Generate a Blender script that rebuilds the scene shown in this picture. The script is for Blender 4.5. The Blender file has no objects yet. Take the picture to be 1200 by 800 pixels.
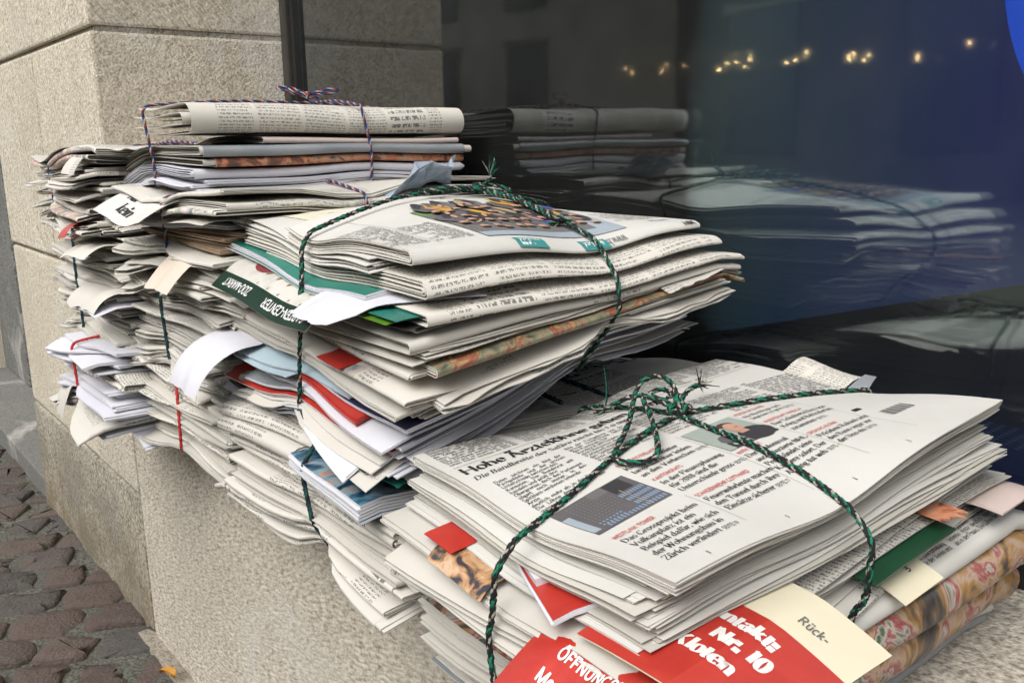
import bpy, bmesh, math, random
import numpy as np
from mathutils import Matrix, Vector

R = math.radians
ZC = 0.713                       # eye height above the pavement
scene = bpy.context.scene
COL = scene.collection

# ------------------------------------------------------------------ camera
def make_camera():
    p, y, r = R(12.348), R(-51.224), R(-0.961)
    cy, sy, cp, sp = math.cos(y), math.sin(y), math.cos(p), math.sin(p)
    fw = Vector((sy*cp, cy*cp, -sp)); rt = Vector((cy, -sy, 0)); up = rt.cross(fw)
    c, s = math.cos(r), math.sin(r)
    rt2 = c*rt + s*up; up2 = -s*rt + c*up
    cam = bpy.data.cameras.new('camera'); o = bpy.data.objects.new('camera', cam); COL.objects.link(o)
    m = Matrix.Identity(4)
    for i in range(3):
        m[i][0] = rt2[i]; m[i][1] = up2[i]; m[i][2] = -fw[i]
    m[0][3], m[1][3], m[2][3] = 0, 0, ZC
    o.matrix_world = m
    cam.sensor_width = 36; cam.lens = 1060.5/1200*36
    cam.clip_start = 0.02; cam.clip_end = 400
    scene.camera = o
make_camera()

# ------------------------------------------------------------------ sky, sun, exposure
SUN_EL, SUN_AZ = R(46), R(160)   # azimuth clockwise from +Y
def make_world():
    w = bpy.data.worlds.new('World'); scene.world = w; w.use_nodes = True
    nt = w.node_tree; nt.nodes.clear()
    sky = nt.nodes.new('ShaderNodeTexSky'); sky.sky_type = 'NISHITA'; sky.sun_disc = False
    sky.sun_elevation = SUN_EL; sky.sun_rotation = SUN_AZ; sky.dust_density = 4; sky.air_density = 1.0; sky.ozone_density = 1
    hs = nt.nodes.new('ShaderNodeHueSaturation'); hs.inputs['Saturation'].default_value = 0.22
    bg = nt.nodes.new('ShaderNodeBackground'); bg.inputs['Strength'].default_value = 0.15
    out = nt.nodes.new('ShaderNodeOutputWorld')
    nt.links.new(sky.outputs[0], hs.inputs['Color']); nt.links.new(hs.outputs[0], bg.inputs['Color']); nt.links.new(bg.outputs[0], out.inputs[0])
    l = bpy.data.lights.new('sun', 'SUN'); l.energy = 1.25; l.angle = R(60); l.color = (1.0, 0.98, 0.95)
    o = bpy.data.objects.new('sun', l); COL.objects.link(o)
    d = Vector((math.sin(SUN_AZ)*math.cos(SUN_EL), math.cos(SUN_AZ)*math.cos(SUN_EL), math.sin(SUN_EL)))
    o.rotation_euler = d.to_track_quat('Z', 'Y').to_euler(); o.location = d*20
    vs = scene.view_settings; vs.view_transform = 'Standard'; vs.look = 'None'; vs.gamma = 1; vs.use_curve_mapping = False
    vs.exposure = 0.62
    cy = scene.cycles; cy.max_bounces = 5; cy.diffuse_bounces = 2; cy.glossy_bounces = 3; cy.transmission_bounces = 3; cy.transparent_max_bounces = 8; cy.caustics_reflective = False; cy.caustics_refractive = False
make_world()

# ------------------------------------------------------------------ node helpers
class S:
    """a socket (or number) with arithmetic that makes math nodes"""
    nt = None
    def __init__(s, v): s.v = v
    @staticmethod
    def op(o, *a):
        n = S.nt.nodes.new('ShaderNodeMath'); n.operation = o
        for i, x in enumerate(a):
            x = x.v if isinstance(x, S) else x
            if isinstance(x, (int, float)): n.inputs[i].default_value = x
            else: S.nt.links.new(x, n.inputs[i])
        return S(n.outputs[0])
    def __add__(s, o): return S.op('ADD', s, o)
    def __sub__(s, o): return S.op('SUBTRACT', s, o)
    def __mul__(s, o): return S.op('MULTIPLY', s, o)
    def __truediv__(s, o): return S.op('DIVIDE', s, o)
    def __radd__(s, o): return S.op('ADD', o, s)
    def __rsub__(s, o): return S.op('SUBTRACT', o, s)
    def __rmul__(s, o): return S.op('MULTIPLY', o, s)
    def gt(s, o): return S.op('GREATER_THAN', s, o)
    def lt(s, o): return S.op('LESS_THAN', s, o)
    def floor(s): return S.op('FLOOR', s)
    def fract(s): return S.op('FRACT', s)
    def abs(s): return S.op('ABSOLUTE', s)

def new_mat(name):
    m = bpy.data.materials.new(name); m.use_nodes = True
    nt = m.node_tree; S.nt = nt
    b = nt.nodes['Principled BSDF']
    return m, nt, b
def node(t, **kw):
    n = S.nt.nodes.new(t)
    for k, v in kw.items(): setattr(n, k, v)
    return n
def link(a, b):
    S.nt.links.new(a.v if isinstance(a, S) else a, b)
def setin(n, k, v):
    if isinstance(v, S): v = v.v
    if hasattr(v, 'is_output') or isinstance(v, bpy.types.NodeSocket): S.nt.links.new(v, n.inputs[k])
    else: n.inputs[k].default_value = v
def mix(fac, a, b, blend='MIX'):
    n = node('ShaderNodeMix', data_type='RGBA', blend_type=blend)
    for i, v in ((0, fac), (6, a), (7, b)):
        v = v.v if isinstance(v, S) else v
        if isinstance(v, bpy.types.NodeSocket): S.nt.links.new(v, n.inputs[i])
        elif i == 0: n.inputs[0].default_value = v
        else: n.inputs[i].default_value = (*v, 1) if len(v) == 3 else v
    return S(n.outputs[2])
def comb(x, y, z=0):
    n = node('ShaderNodeCombineXYZ')
    for i, v in enumerate((x, y, z)): setin(n, i, v)
    return S(n.outputs[0])
def wnoise(x, y, z=0):
    n = node('ShaderNodeTexWhiteNoise', noise_dimensions='3D'); link(comb(x, y, z), n.inputs['Vector'])
    return S(n.outputs['Value'])
def noise(vec, scale, detail=3, rough=0.5, dist=0.0):
    n = node('ShaderNodeTexNoise'); n.inputs['Scale'].default_value = scale
    n.inputs['Detail'].default_value = detail; n.inputs['Roughness'].default_value = rough; n.inputs['Distortion'].default_value = dist
    if vec is not None: link(vec, n.inputs['Vector'])
    return S(n.outputs[0]), S(n.outputs[1])
def ramp(fac, stops, interp='LINEAR'):
    n = node('ShaderNodeValToRGB'); cr = n.color_ramp; cr.interpolation = interp
    while len(cr.elements) < len(stops): cr.elements.new(0.5)
    for e, (p, c) in zip(cr.elements, stops): e.position = p; e.color = (*c, 1)
    link(fac, n.inputs[0]); return S(n.outputs[0])
def mapr(v, a, b, c, d):
    n = node('ShaderNodeMapRange'); setin(n, 0, v)
    for i, x in enumerate((a, b, c, d)): n.inputs[i+1].default_value = x
    return S(n.outputs[0])
def bump(height, strength, dist, b, prev=None):
    n = node('ShaderNodeBump'); n.inputs['Strength'].default_value = strength; n.inputs['Distance'].default_value = dist
    link(height, n.inputs['Height'])
    if prev: link(prev, n.inputs['Normal'])
    if b: S.nt.links.new(n.outputs[0], b.inputs['Normal'])
    return S(n.outputs[0])
def texco(which):
    return S(node('ShaderNodeTexCoord').outputs[which])
def sep(v):
    n = node('ShaderNodeSeparateXYZ'); link(v, n.inputs[0]); return S(n.outputs[0]), S(n.outputs[1]), S(n.outputs[2])
def vmath(op, a, b):
    n = node('ShaderNodeVectorMath', operation=op)
    for i, v in enumerate((a, b)):
        v = v.v if isinstance(v, S) else v
        if isinstance(v, bpy.types.NodeSocket): S.nt.links.new(v, n.inputs[i])
        else: n.inputs[i].default_value = v
    return S(n.outputs[0])

MAT = {}
def plain(name, col, rough=0.6, spec=0.3, metal=0, var=0.06, emis=None, es=1.0, scale=40, bumps=0.0):
    m, nt, b = new_mat(name)
    f, _ = noise(texco('Object'), scale, 4)
    c = mix(mapr(f, 0.3, 0.7, 0, 1), tuple(x*(1-var) for x in col), tuple(min(1, x*(1+var)) for x in col))
    link(c, b.inputs['Base Color']); b.inputs['Roughness'].default_value = rough
    b.inputs['Specular IOR Level'].default_value = spec; b.inputs['Metallic'].default_value = metal
    if emis: b.inputs['Emission Color'].default_value = (*emis, 1); b.inputs['Emission Strength'].default_value = es
    if bumps: bump(f, bumps, 0.002, b)
    MAT[name] = m; return m

# ------------------------------------------------------------------ paper materials
def paper_base(b, ca, cb, rnd):
    uv = texco('UV')
    f, _ = noise(texco('Object'), 55, 5, 0.6)
    g, _ = noise(texco('Object'), 9, 2)
    c = mix(rnd, ca, cb)
    c = mix(mapr(f, 0.3, 0.75, 0, 0.16), c, (0.50, 0.46, 0.38))
    bump(g, 0.12, 0.004, b, bump(f, 0.10, 0.0015, None))
    b.inputs['Roughness'].default_value = 0.62; b.inputs['Specular IOR Level'].default_value = 0.25
    return uv, c

def printed(name, ca, cb, photo=0.06, head=0.03, text=0.92, ink=0.72, share=0.42, photo_tint=((0.05,0.05,0.06),(0.45,0.33,0.26),(0.62,0.6,0.58))):
    """newsprint with procedural columns of type, headlines and pictures, in UV metres (U along the lines)"""
    m, nt, b = new_mat(name)
    rnd = S(node('ShaderNodeObjectInfo').outputs['Random'])
    uv, paper = paper_base(b, ca, cb, rnd)
    x, y, _ = sep(uv)
    U = x + rnd*3.17; V = y + rnd*7.31
    cu = U/0.0475; ci = cu.floor(); cf = cu.fract()
    col = cf.gt(0.05)*cf.lt(0.95)
    bv = V/0.062 + wnoise(ci, 3.3)*1.0; bi = bv.floor(); bf = bv.fract()
    hsh = wnoise(ci, bi, 1.5)
    # body type
    lv = V/0.0032; li = lv.floor(); lf = lv.fract()
    edge_l, _ = noise(comb(U, V), 900, 2)
    lines = lf.gt(0.26)*lf.lt(0.76)
    letters = wnoise((U/0.00065).floor(), (V/0.00062).floor(), 2).gt(0.40)
    words = wnoise((U/0.0058 + wnoise(li, 1.1, 7)*3).floor(), li, 4)
    wgap = ((U/0.0058 + wnoise(li, 1.1, 7)*3).fract()).gt(0.17)
    shortl = cf.lt(0.55 + wnoise(li, ci, 9)*3)
    body = lines*letters*wgap*shortl
    # headlines
    hv = V/0.0075; hi = hv.floor(); hf = hv.fract()
    hl = hf.gt(0.25)*hf.lt(0.8)*wnoise((U/0.0012).floor(), (V/0.0016).floor(), 5).gt(0.34)*((U/0.013+wnoise(hi, 2.2)*2).fract()).gt(0.14)
    is_head = hsh.gt(text-head)*hsh.lt(text)
    is_text = hsh.lt(share)
    marg = x.abs().lt(0.122)*y.gt(0.012)
    ish = marg*col*(is_text*body*ink + is_head*hl*0.75)
    is_photo = marg*hsh.gt(1-photo)*cf.gt(0.04)*cf.lt(0.96)*bf.gt(0.06)*bf.lt(0.9)
    pn, pc = noise(comb(U, V), 60, 4, 0.6, 0.4)
    pcol = ramp(pn, [(0.36, photo_tint[0]), (0.5, photo_tint[1]), (0.64, photo_tint[2])])
    pcol = mix(0.35, pcol, pc)
    c = mix(ish, paper, (0.035, 0.033, 0.035))
    c = mix(is_photo*0.9, c, pcol)
    link(c, b.inputs['Base Color'])
    MAT[name] = m
def unprinted(name, ca, cb):
    m, nt, b = new_mat(name)
    rnd = S(node('ShaderNodeObjectInfo').outputs['Random'])
    uv, c = paper_base(b, ca, cb, rnd)
    link(c, b.inputs['Base Color']); MAT[name] = m

NP_A, NP_B = (0.63, 0.60, 0.535), (0.55, 0.53, 0.485)
printed('newsprint', NP_A, NP_B)
printed('newsprint_text', (0.66, 0.63, 0.565), (0.66, 0.63, 0.565), photo=0.0, head=0.05, text=0.99, share=0.93)
printed('newsprint_colour', (0.64, 0.60, 0.54), (0.6, 0.57, 0.52), photo=0.55, head=0.1, text=0.45, photo_tint=((0.05,0.04,0.05),(0.5,0.27,0.15),(0.6,0.55,0.5)))
unprinted('newsprint_edge', (0.62, 0.59, 0.53), (0.52, 0.50, 0.45))
unprinted('newsprint_page', (0.635, 0.622, 0.582), (0.635, 0.622, 0.582))
unprinted('office_white', (0.66, 0.66, 0.705), (0.60, 0.605, 0.665))
unprinted('cream_paper', (0.76, 0.70, 0.52), (0.74, 0.68, 0.5))
unprinted('pink_paper', (0.62, 0.5, 0.46), (0.6, 0.5, 0.46))
unprinted('kraft_board', (0.33, 0.235, 0.15), (0.30, 0.21, 0.135))
unprinted('tan_envelope', (0.62, 0.53, 0.44), (0.6, 0.51, 0.43))

def glossy(name, ca, cb, scale=30, rough=0.28, seed=0.0, stops=None, dist=1.5):
    """coated magazine or flyer stock with a mottled picture"""
    m, nt, b = new_mat(name)
    x, y, _ = sep(texco('UV'))
    n, c = noise(comb(x + seed, y + seed*1.7), scale, 4, 0.55, dist)
    if stops: col = ramp(n, stops)
    else: col = mix(mapr(n, 0.35, 0.65, 0, 1), ca, cb)
    link(col, b.inputs['Base Color']); b.inputs['Roughness'].default_value = rough; b.inputs['Specular IOR Level'].default_value = 0.45
    g, _ = noise(texco('Object'), 14, 3); bump(g, 0.12, 0.003, b)
    MAT[name] = m
glossy('red_cover', (0.44, 0.030, 0.022), (0.50, 0.045, 0.03), rough=0.35)
glossy('teal_cover', (0.018, 0.17, 0.13), (0.03, 0.21, 0.165))
glossy('dark_green_cover', (0.008, 0.05, 0.022), (0.012, 0.06, 0.03), rough=0.35)
glossy('leaf_green_cover', (0.06, 0.20, 0.02), (0.17, 0.30, 0.03), scale=60)
glossy('navy_cover', (0.02, 0.025, 0.08), (0.05, 0.05, 0.12))
glossy('olive_cover', (0.22, 0.17, 0.06), (0.30, 0.23, 0.08))
glossy('yellow_cover', (0.6, 0.48, 0.05), (0.66, 0.5, 0.08))
glossy('grey_cover', (0.2, 0.215, 0.235), (0.27, 0.285, 0.30), scale=12)
glossy('black_cover', (0.018, 0.018, 0.02), (0.05, 0.045, 0.045))
glossy('blue_plastic', (0.22, 0.29, 0.38), (0.42, 0.47, 0.53), scale=18, rough=0.2)
glossy('pale_blue_cover', (0.45, 0.58, 0.65), (0.5, 0.62, 0.68))
glossy('flower_cover', None, None, 26, 0.3, 3.1, [(0.3, (0.5, 0.48, 0.42)), (0.5, (0.62, 0.6, 0.55)), (0.7, (0.56, 0.52, 0.45))])
glossy('orange_picture', None, None, 45, 0.4, 1.3, [(0.3, (0.03, 0.03, 0.035)), (0.45, (0.16, 0.07, 0.045)), (0.52, (0.55, 0.2, 0.1)), (0.62, (0.5, 0.3, 0.2)), (0.7, (0.05, 0.05, 0.05))])
glossy('portrait_picture', None, None, 40, 0.35, 5.3, [(0.3, (0.02, 0.04, 0.10)), (0.42, (0.05, 0.04, 0.04)), (0.5, (0.45, 0.25, 0.12)), (0.6, (0.62, 0.42, 0.27)), (0.72, (0.1, 0.06, 0.04))])
glossy('fashion_picture', None, None, 35, 0.3, 7.7, [(0.3, (0.01, 0.01, 0.015)), (0.4, (0.02, 0.05, 0.09)), (0.48, (0.04, 0.14, 0.22)), (0.58, (0.24, 0.36, 0.42)), (0.66, (0.5, 0.26, 0.16)), (0.74, (0.05, 0.02, 0.02))])
glossy('painting_picture', None, None, 24, 0.42, 2.2, [(0.30, (0.02, 0.018, 0.02)), (0.38, (0.10, 0.08, 0.07)), (0.44, (0.36, 0.20, 0.07)), (0.49, (0.45, 0.34, 0.26)), (0.54, (0.30, 0.06, 0.06)), (0.58, (0.46, 0.42, 0.37)), (0.63, (0.06, 0.11, 0.05)), (0.70, (0.12, 0.12, 0.16)), (0.78, (0.5, 0.46, 0.42))], 1.4)
glossy('landscape_picture', None, None, 45, 0.35, 9.9, [(0.3, (0.05, 0.05, 0.04)), (0.45, (0.27, 0.26, 0.16)), (0.52, (0.28, 0.06, 0.04)), (0.6, (0.42, 0.34, 0.16)), (0.7, (0.6, 0.58, 0.5))])
glossy('film_wrap', None, None, 22, 0.12, 4.4, [(0.3, (0.16, 0.09, 0.06)), (0.45, (0.42, 0.24, 0.17)), (0.55, (0.52, 0.36, 0.28)), (0.7, (0.2, 0.2, 0.25))], 3)

for n, c in (('ink', (0.03, 0.028, 0.03)), ('ink_grey', (0.16, 0.155, 0.15)), ('ink_red', (0.55, 0.10, 0.085)), ('ink_white', (0.78, 0.77, 0.74)), ('ink_blue', (0.10, 0.13, 0.35)),
             ('print_teal', (0.05, 0.25, 0.25)), ('print_skin', (0.52, 0.3, 0.22)), ('print_hair', (0.07, 0.045, 0.03)), ('print_dark', (0.045, 0.042, 0.045)), ('print_slate', (0.12, 0.11, 0.115)),
             ('print_sky', (0.34, 0.39, 0.44)), ('print_window', (0.22, 0.31, 0.42)), ('print_sage', (0.33, 0.37, 0.33)), ('print_orange', (0.58, 0.31, 0.05)),
             ('print_green', (0.16, 0.26, 0.10)), ('print_rose', (0.42, 0.1, 0.1)), ('print_cream', (0.72, 0.68, 0.52)), ('print_blue', (0.06, 0.09, 0.28)), ('print_tan', (0.4, 0.3, 0.18))):
    plain(n, c, 0.6, 0.2, var=0.08)

# ------------------------------------------------------------------ object plumbing
def link_obj(name, me, parent=None, mats=()):
    o = bpy.data.objects.new(name, me); COL.objects.link(o)
    for m in mats: me.materials.append(MAT[m] if isinstance(m, str) else m)
    if parent: o.parent = parent
    return o
def empty(name, loc, label, cat, group=None):
    o = bpy.data.objects.new(name, None); COL.objects.link(o); o.location = loc; o.empty_display_size = 0.05
    tag(o, label, cat, group); return o
def tag(o, label, cat, group=None):
    o['label'] = label; o['category'] = cat
    if group: o['group'] = group
    return o

class MB:
    """mesh builder: numpy batches of verts, quads, uvs and material slots"""
    def __init__(s): s.v = []; s.q = []; s.uv = []; s.mi = []; s.n = 0; s.sm = []
    def add(s, verts, quads, uv=None, mi=0, smooth=True):
        verts = np.asarray(verts, float).reshape(-1, 3); quads = np.asarray(quads, np.int64).reshape(-1, 4)
        s.v.append(verts); s.q.append(quads + s.n); s.n += len(verts)
        uv = np.zeros((len(verts), 2)) if uv is None else np.asarray(uv, float).reshape(-1, 2)
        s.uv.append(uv[quads.ravel()])
        s.mi.append(np.full(len(quads), mi, np.int32) if np.isscalar(mi) else np.asarray(mi, np.int32))
        s.sm.append(np.full(len(quads), smooth, bool))
    def sheet(s, P, uv, th, mats=(0, 0, 1)):
        """a thick sheet round the centre surface P[na,nb,3]"""
        na, nb = P.shape[:2]
        da = np.gradient(P, axis=0); db = np.gradient(P, axis=1)
        n = np.cross(da, db); n /= (np.linalg.norm(n, axis=2, keepdims=True) + 1e-12)
        T = P + n*th/2; B = P - n*th/2
        idx = np.arange(na*nb).reshape(na, nb)
        q = np.stack([idx[:-1, :-1], idx[1:, :-1], idx[1:, 1:], idx[:-1, 1:]], -1).reshape(-1, 4)
        s.add(T.reshape(-1, 3), q, uv, mats[0]); s.add(B.reshape(-1, 3), q[:, ::-1], uv, mats[1])
        ring = np.concatenate([idx[:-1, 0], idx[-1, :-1], idx[:0:-1, -1], idx[0, :0:-1]])
        k = len(ring); vt = np.concatenate([T.reshape(-1, 3)[ring], B.reshape(-1, 3)[ring]])
        i = np.arange(k); j = (i+1) % k
        s.add(vt, np.stack([i, i+k, j+k, j], -1), np.tile(uv.reshape(-1, 2)[ring], (2, 1)), mats[2], False)
    def build(s, name, mats, parent=None):
        me = bpy.data.meshes.new(name)
        v = np.concatenate(s.v); q = np.concatenate(s.q)
        me.vertices.add(len(v)); me.vertices.foreach_set('co', v.astype(np.float32).ravel())
        me.loops.add(q.size); me.loops.foreach_set('vertex_index', q.astype(np.int32).ravel())
        me.polygons.add(len(q)); me.polygons.foreach_set('loop_start', np.arange(0, q.size, 4, dtype=np.int32))
        me.polygons.foreach_set('material_index', np.concatenate(s.mi)); me.polygons.foreach_set('use_smooth', np.concatenate(s.sm))
        ul = me.uv_layers.new(name='UVMap'); ul.data.foreach_set('uv', np.concatenate(s.uv).astype(np.float32).ravel())
        me.update(calc_edges=True)
        return link_obj(name, me, parent, mats)

def box_mb(mb, x0, x1, y0, y1, z0, z1, mi=0):
    v = [(x, y, z) for z in (z0, z1) for y in (y0, y1) for x in (x0, x1)]
    f = [(0, 2, 3, 1), (4, 5, 7, 6), (0, 1, 5, 4), (2, 6, 7, 3), (0, 4, 6, 2), (1, 3, 7, 5)]
    uv = [(a[0]+a[1], a[2]) for a in v]
    mb.add(v, f, uv, mi, False)
def bevel_box(name, x0, x1, y0, y1, z0, z1, bev, mats, parent=None, seg=2):
    bm = bmesh.new()
    vs = [bm.verts.new((x, y, z)) for z in (z0, z1) for y in (y0, y1) for x in (x0, x1)]
    for f in [(0, 2, 3, 1), (4, 5, 7, 6), (0, 1, 5, 4), (2, 6, 7, 3), (0, 4, 6, 2), (1, 3, 7, 5)]: bm.faces.new([vs[i] for i in f])
    if bev: bmesh.ops.bevel(bm, geom=bm.edges[:], offset=bev, segments=seg, affect='EDGES', profile=0.6)
    me = bpy.data.meshes.new(name); bm.to_mesh(me); bm.free()
    return link_obj(name, me, parent, mats)

def waves(seed, amp, fmin, fmax, n=4):
    rg = np.random.RandomState(seed)
    k = rg.uniform(fmin, fmax, n); a = rg.uniform(0, 2*np.pi, n); ph = rg.uniform(0, 2*np.pi, n); w = rg.uniform(.4, 1, n)
    def f(u, v):
        z = 0
        for i in range(n): z = z + w[i]*np.sin(k[i]*(u*np.cos(a[i]) + v*np.sin(a[i])) + ph[i])
        return z*amp/math.sqrt(n)
    return f
def smooth(x, a, b):
    t = np.clip((x-a)/(b-a), 0, 1); return t*t*(3-2*t)

# ------------------------------------------------------------------ stone, mortar, paving
def stone(name, ca, cb, cc, tool=True, dirt=0.0, scale=1.0, ridge=0.5, bs=1.0, blotch=0.5):
    m, nt, b = new_mat(name)
    co = texco('Object')
    x, y, z = sep(co)
    grain, _ = noise(co, 300*scale, 2, 0.6)
    mid, _ = noise(co, 90*scale, 3, 0.6)
    big, _ = noise(co, 6, 4, 0.6)
    if tool:                                     # short slanting chisel strokes
        a = x*0.84 - y*0.5 + z*0.54; c = x*-0.3 + y*0.95 + z*0.84
        chis, _ = noise(comb(a*85*scale, c*300*scale, 0), 1.0, 2, 0.5)
        hgt = grain*(1-ridge) + chis*ridge
    else: hgt = grain
    hgt = hgt*0.75 + mid*0.25
    col = ramp(hgt, [(0.34, cc), (0.48, ca), (0.62, cb)])
    col = mix(mapr(big, 0.35, 0.7, 0, 0.4), col, tuple(0.74*k for k in ca))
    pat, _ = noise(co, 4.2, 4, 0.65, 0.8)
    col = mix(mapr(pat, 0.56, 0.70, 0, blotch), col, (0.60, 0.58, 0.54))
    if dirt:
        low = mapr(z, 0.0, 0.20, 1, 0)
        dn, _ = noise(co, 14, 4, 0.7)
        col = mix(low*mapr(dn, 0.3, 0.6, 0, 1)*dirt, col, (0.16, 0.115, 0.05))
        col = mix(mapr(pat, 0.42, 0.6, 0, 0.6*dirt), col, (0.15, 0.14, 0.12))
    link(col, b.inputs['Base Color']); b.inputs['Roughness'].default_value = 0.9; b.inputs['Specular IOR Level'].default_value = 0.12
    bump(hgt, 0.8*bs, 0.003, b)
    MAT[name] = m
stone('limestone', (0.53, 0.475, 0.375), (0.80, 0.74, 0.62), (0.22, 0.185, 0.135), ridge=0.45)
stone('limestone_smooth', (0.55, 0.495, 0.39), (0.80, 0.74, 0.62), (0.25, 0.21, 0.155), ridge=0.2)
stone('limestone_plinth', (0.47, 0.425, 0.35), (0.71, 0.655, 0.56), (0.19, 0.16, 0.12), ridge=0.62, scale=1.1)
stone('limestone_dark', (0.33, 0.30, 0.24), (0.55, 0.51, 0.42), (0.10, 0.09, 0.07), tool=False, dirt=0.75, scale=0.5, bs=1.3, blotch=0.15)
stone('limestone_sill', (0.44, 0.40, 0.335), (0.68, 0.63, 0.54), (0.18, 0.155, 0.12), tool=False, scale=0.85)
stone('step_stone', (0.17, 0.17, 0.16), (0.24, 0.24, 0.22), (0.11, 0.11, 0.10), tool=False, bs=0.4)
stone('plaster', (0.40, 0.34, 0.26), (0.46, 0.40, 0.31), (0.34, 0.29, 0.22), tool=False, bs=0.3)
stone('jamb_stone', (0.16, 0.16, 0.15), (0.27, 0.27, 0.25), (0.08, 0.08, 0.075), tool=False, bs=1.4, scale=0.5)
stone('mortar', (0.27, 0.24, 0.19), (0.36, 0.33, 0.27), (0.13, 0.115, 0.09), tool=False)
stone('bed_mortar', (0.10, 0.10, 0.082), (0.17, 0.165, 0.14), (0.04, 0.04, 0.032), tool=False, bs=1.8, blotch=0.0, scale=0.6)

def sett_mat():
    m, nt, b = new_mat('porphyry')
    rnd = S(node('ShaderNodeObjectInfo').outputs['Random'])
    co = texco('Object')
    f, _ = noise(co, 180, 4, 0.7); g, _ = noise(co, 22, 4, 0.6)
    base = ramp(rnd, [(0.0, (0.082, 0.058, 0.049)), (0.35, (0.092, 0.07, 0.058)), (0.6, (0.075, 0.062, 0.054)), (0.8, (0.06, 0.062, 0.061)), (1.0, (0.11, 0.08, 0.068))])
    c = mix(mapr(f, 0.35, 0.75, 0, 0.55), base, (0.15, 0.115, 0.095))
    c = mix(mapr(g, 0.5, 0.75, 0, 0.6), c, (0.07, 0.068, 0.06))
    link(c, b.inputs['Base Color'])
    link(mapr(g, 0.3, 0.7, 0.85, 0.55), b.inputs['Roughness']); b.inputs['Specular IOR Level'].default_value = 0.35
    bump(f*0.6 + g, 0.9, 0.008, b)
    MAT['porphyry'] = m
sett_mat()

YF, YW = 0.352, 0.615            # front of the stonework, outer face of the window frame
XE = -1.302                      # edge between pier front and window reveal
SILL = ZC - 0.30

def build_stone():
    pier = empty('stone_pier', (-1.65, YF, 0), 'beige limestone pier of large tooled blocks left of the window', 'pier')
    g = 0.0035
    def blk(x0, x1, z0, z1, mat, y0=YF, y1=0.72, bev=0.004, name='stone_block'):
        o = bevel_box(name, x0+g, x1-g, y0, y1, z0+g, z1-g, bev, [mat], None); o.parent = pier
        o.matrix_parent_inverse = pier.matrix_world.inverted(); return o
    bpy.context.view_layer.update()
    za, zb, zc = ZC+0.156, ZC-0.175, ZC-0.494
    blk(-2.007, XE, za, za+0.46, 'limestone')
    blk(-2.007, XE, za+0.46, za+0.95, 'limestone')
    blk(-2.007, XE, za+0.95, za+1.5, 'limestone')
    blk(-2.007, -1.648, zb, za, 'limestone'); blk(-1.648, XE, zb, za, 'limestone_smooth')
    blk(-2.007, -1.524, zc, zb, 'limestone_smooth', y0=YF+0.002); blk(-1.524, -1.313, zc, zb, 'limestone_plinth')
    blk(-2.007, -1.313, -0.05, zc, 'limestone_dark', y0=YF+0.001, bev=0.004)
    core = bevel_box('mortar_bed', -2.0, XE-0.006, YF+0.007, 0.715, -0.04, za+1.49, 0, ['mortar']); core.parent = pier; core.matrix_parent_inverse = pier.matrix_world.inverted()
    # plinth under the window with the sill on top
    pl = bevel_box('window_plinth', -1.308, 2.2, YF, 1.05, -0.05, SILL-0.022, 0.003, ['limestone_plinth'])
    tag(pl, 'pale tooled limestone plinth whose ledge carries the paper bundles', 'plinth')
    sl = bevel_box('sill_slab', -1.307, 2.199, YF+0.001, 1.049, SILL-0.0215, SILL, 0.005, ['limestone_sill']); sl.parent = pl
    fill = bevel_box('mortar_fillet', -1.33, 2.2, YF-0.02, YF+0.01, -0.03, 0.002, 0.004, ['mortar']); fill.parent = pl
    # wall above and beside the window (out of view, shades the ledge)
    up = empty('upper_facade', (0, YF, 2.2), 'beige stone facade rising above the shop window', 'facade')
    for n, a in (('lintel', (-2.0, 2.9, YF, 0.9, 2.38, 2.9)), ('wall', (-6.0, 6.0, YF+0.02, 0.9, 2.904, 8.5)), ('side_pier', (2.2, 2.9, YF, 0.9, 0.0, 2.376)), ('side_wall', (-6.0, -3.2, YF, 0.9, 0.0, 2.9))):
        o = bevel_box(n, *a, 0.004, ['limestone_smooth']); o.parent = up; o.matrix_parent_inverse = Matrix.Translation((0, -YF, -2.2))
build_stone()

def build_doorway():
    st = bevel_box('door_step', -3.6, -2.012, YF+0.004, 0.66, -0.02, 0.042, 0.004, ['step_stone'])
    tag(st, 'grey stone door step at the foot of the pier', 'step')
    w = bevel_box('doorway_wall', -3.0, -2.01, 0.57, 0.9, 0.044, 2.9, 0.004, ['plaster'])
    tag(w, 'smooth sandy plaster wall set back in the doorway', 'wall')
    j = bevel_box('doorway_jamb', -3.6, -2.86, 0.50, 0.568, 0.044, 2.9, 0.006, ['jamb_stone'])
    tag(j, 'rough grey stone jamb at the left edge of the doorway', 'jamb')
build_doorway()

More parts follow.
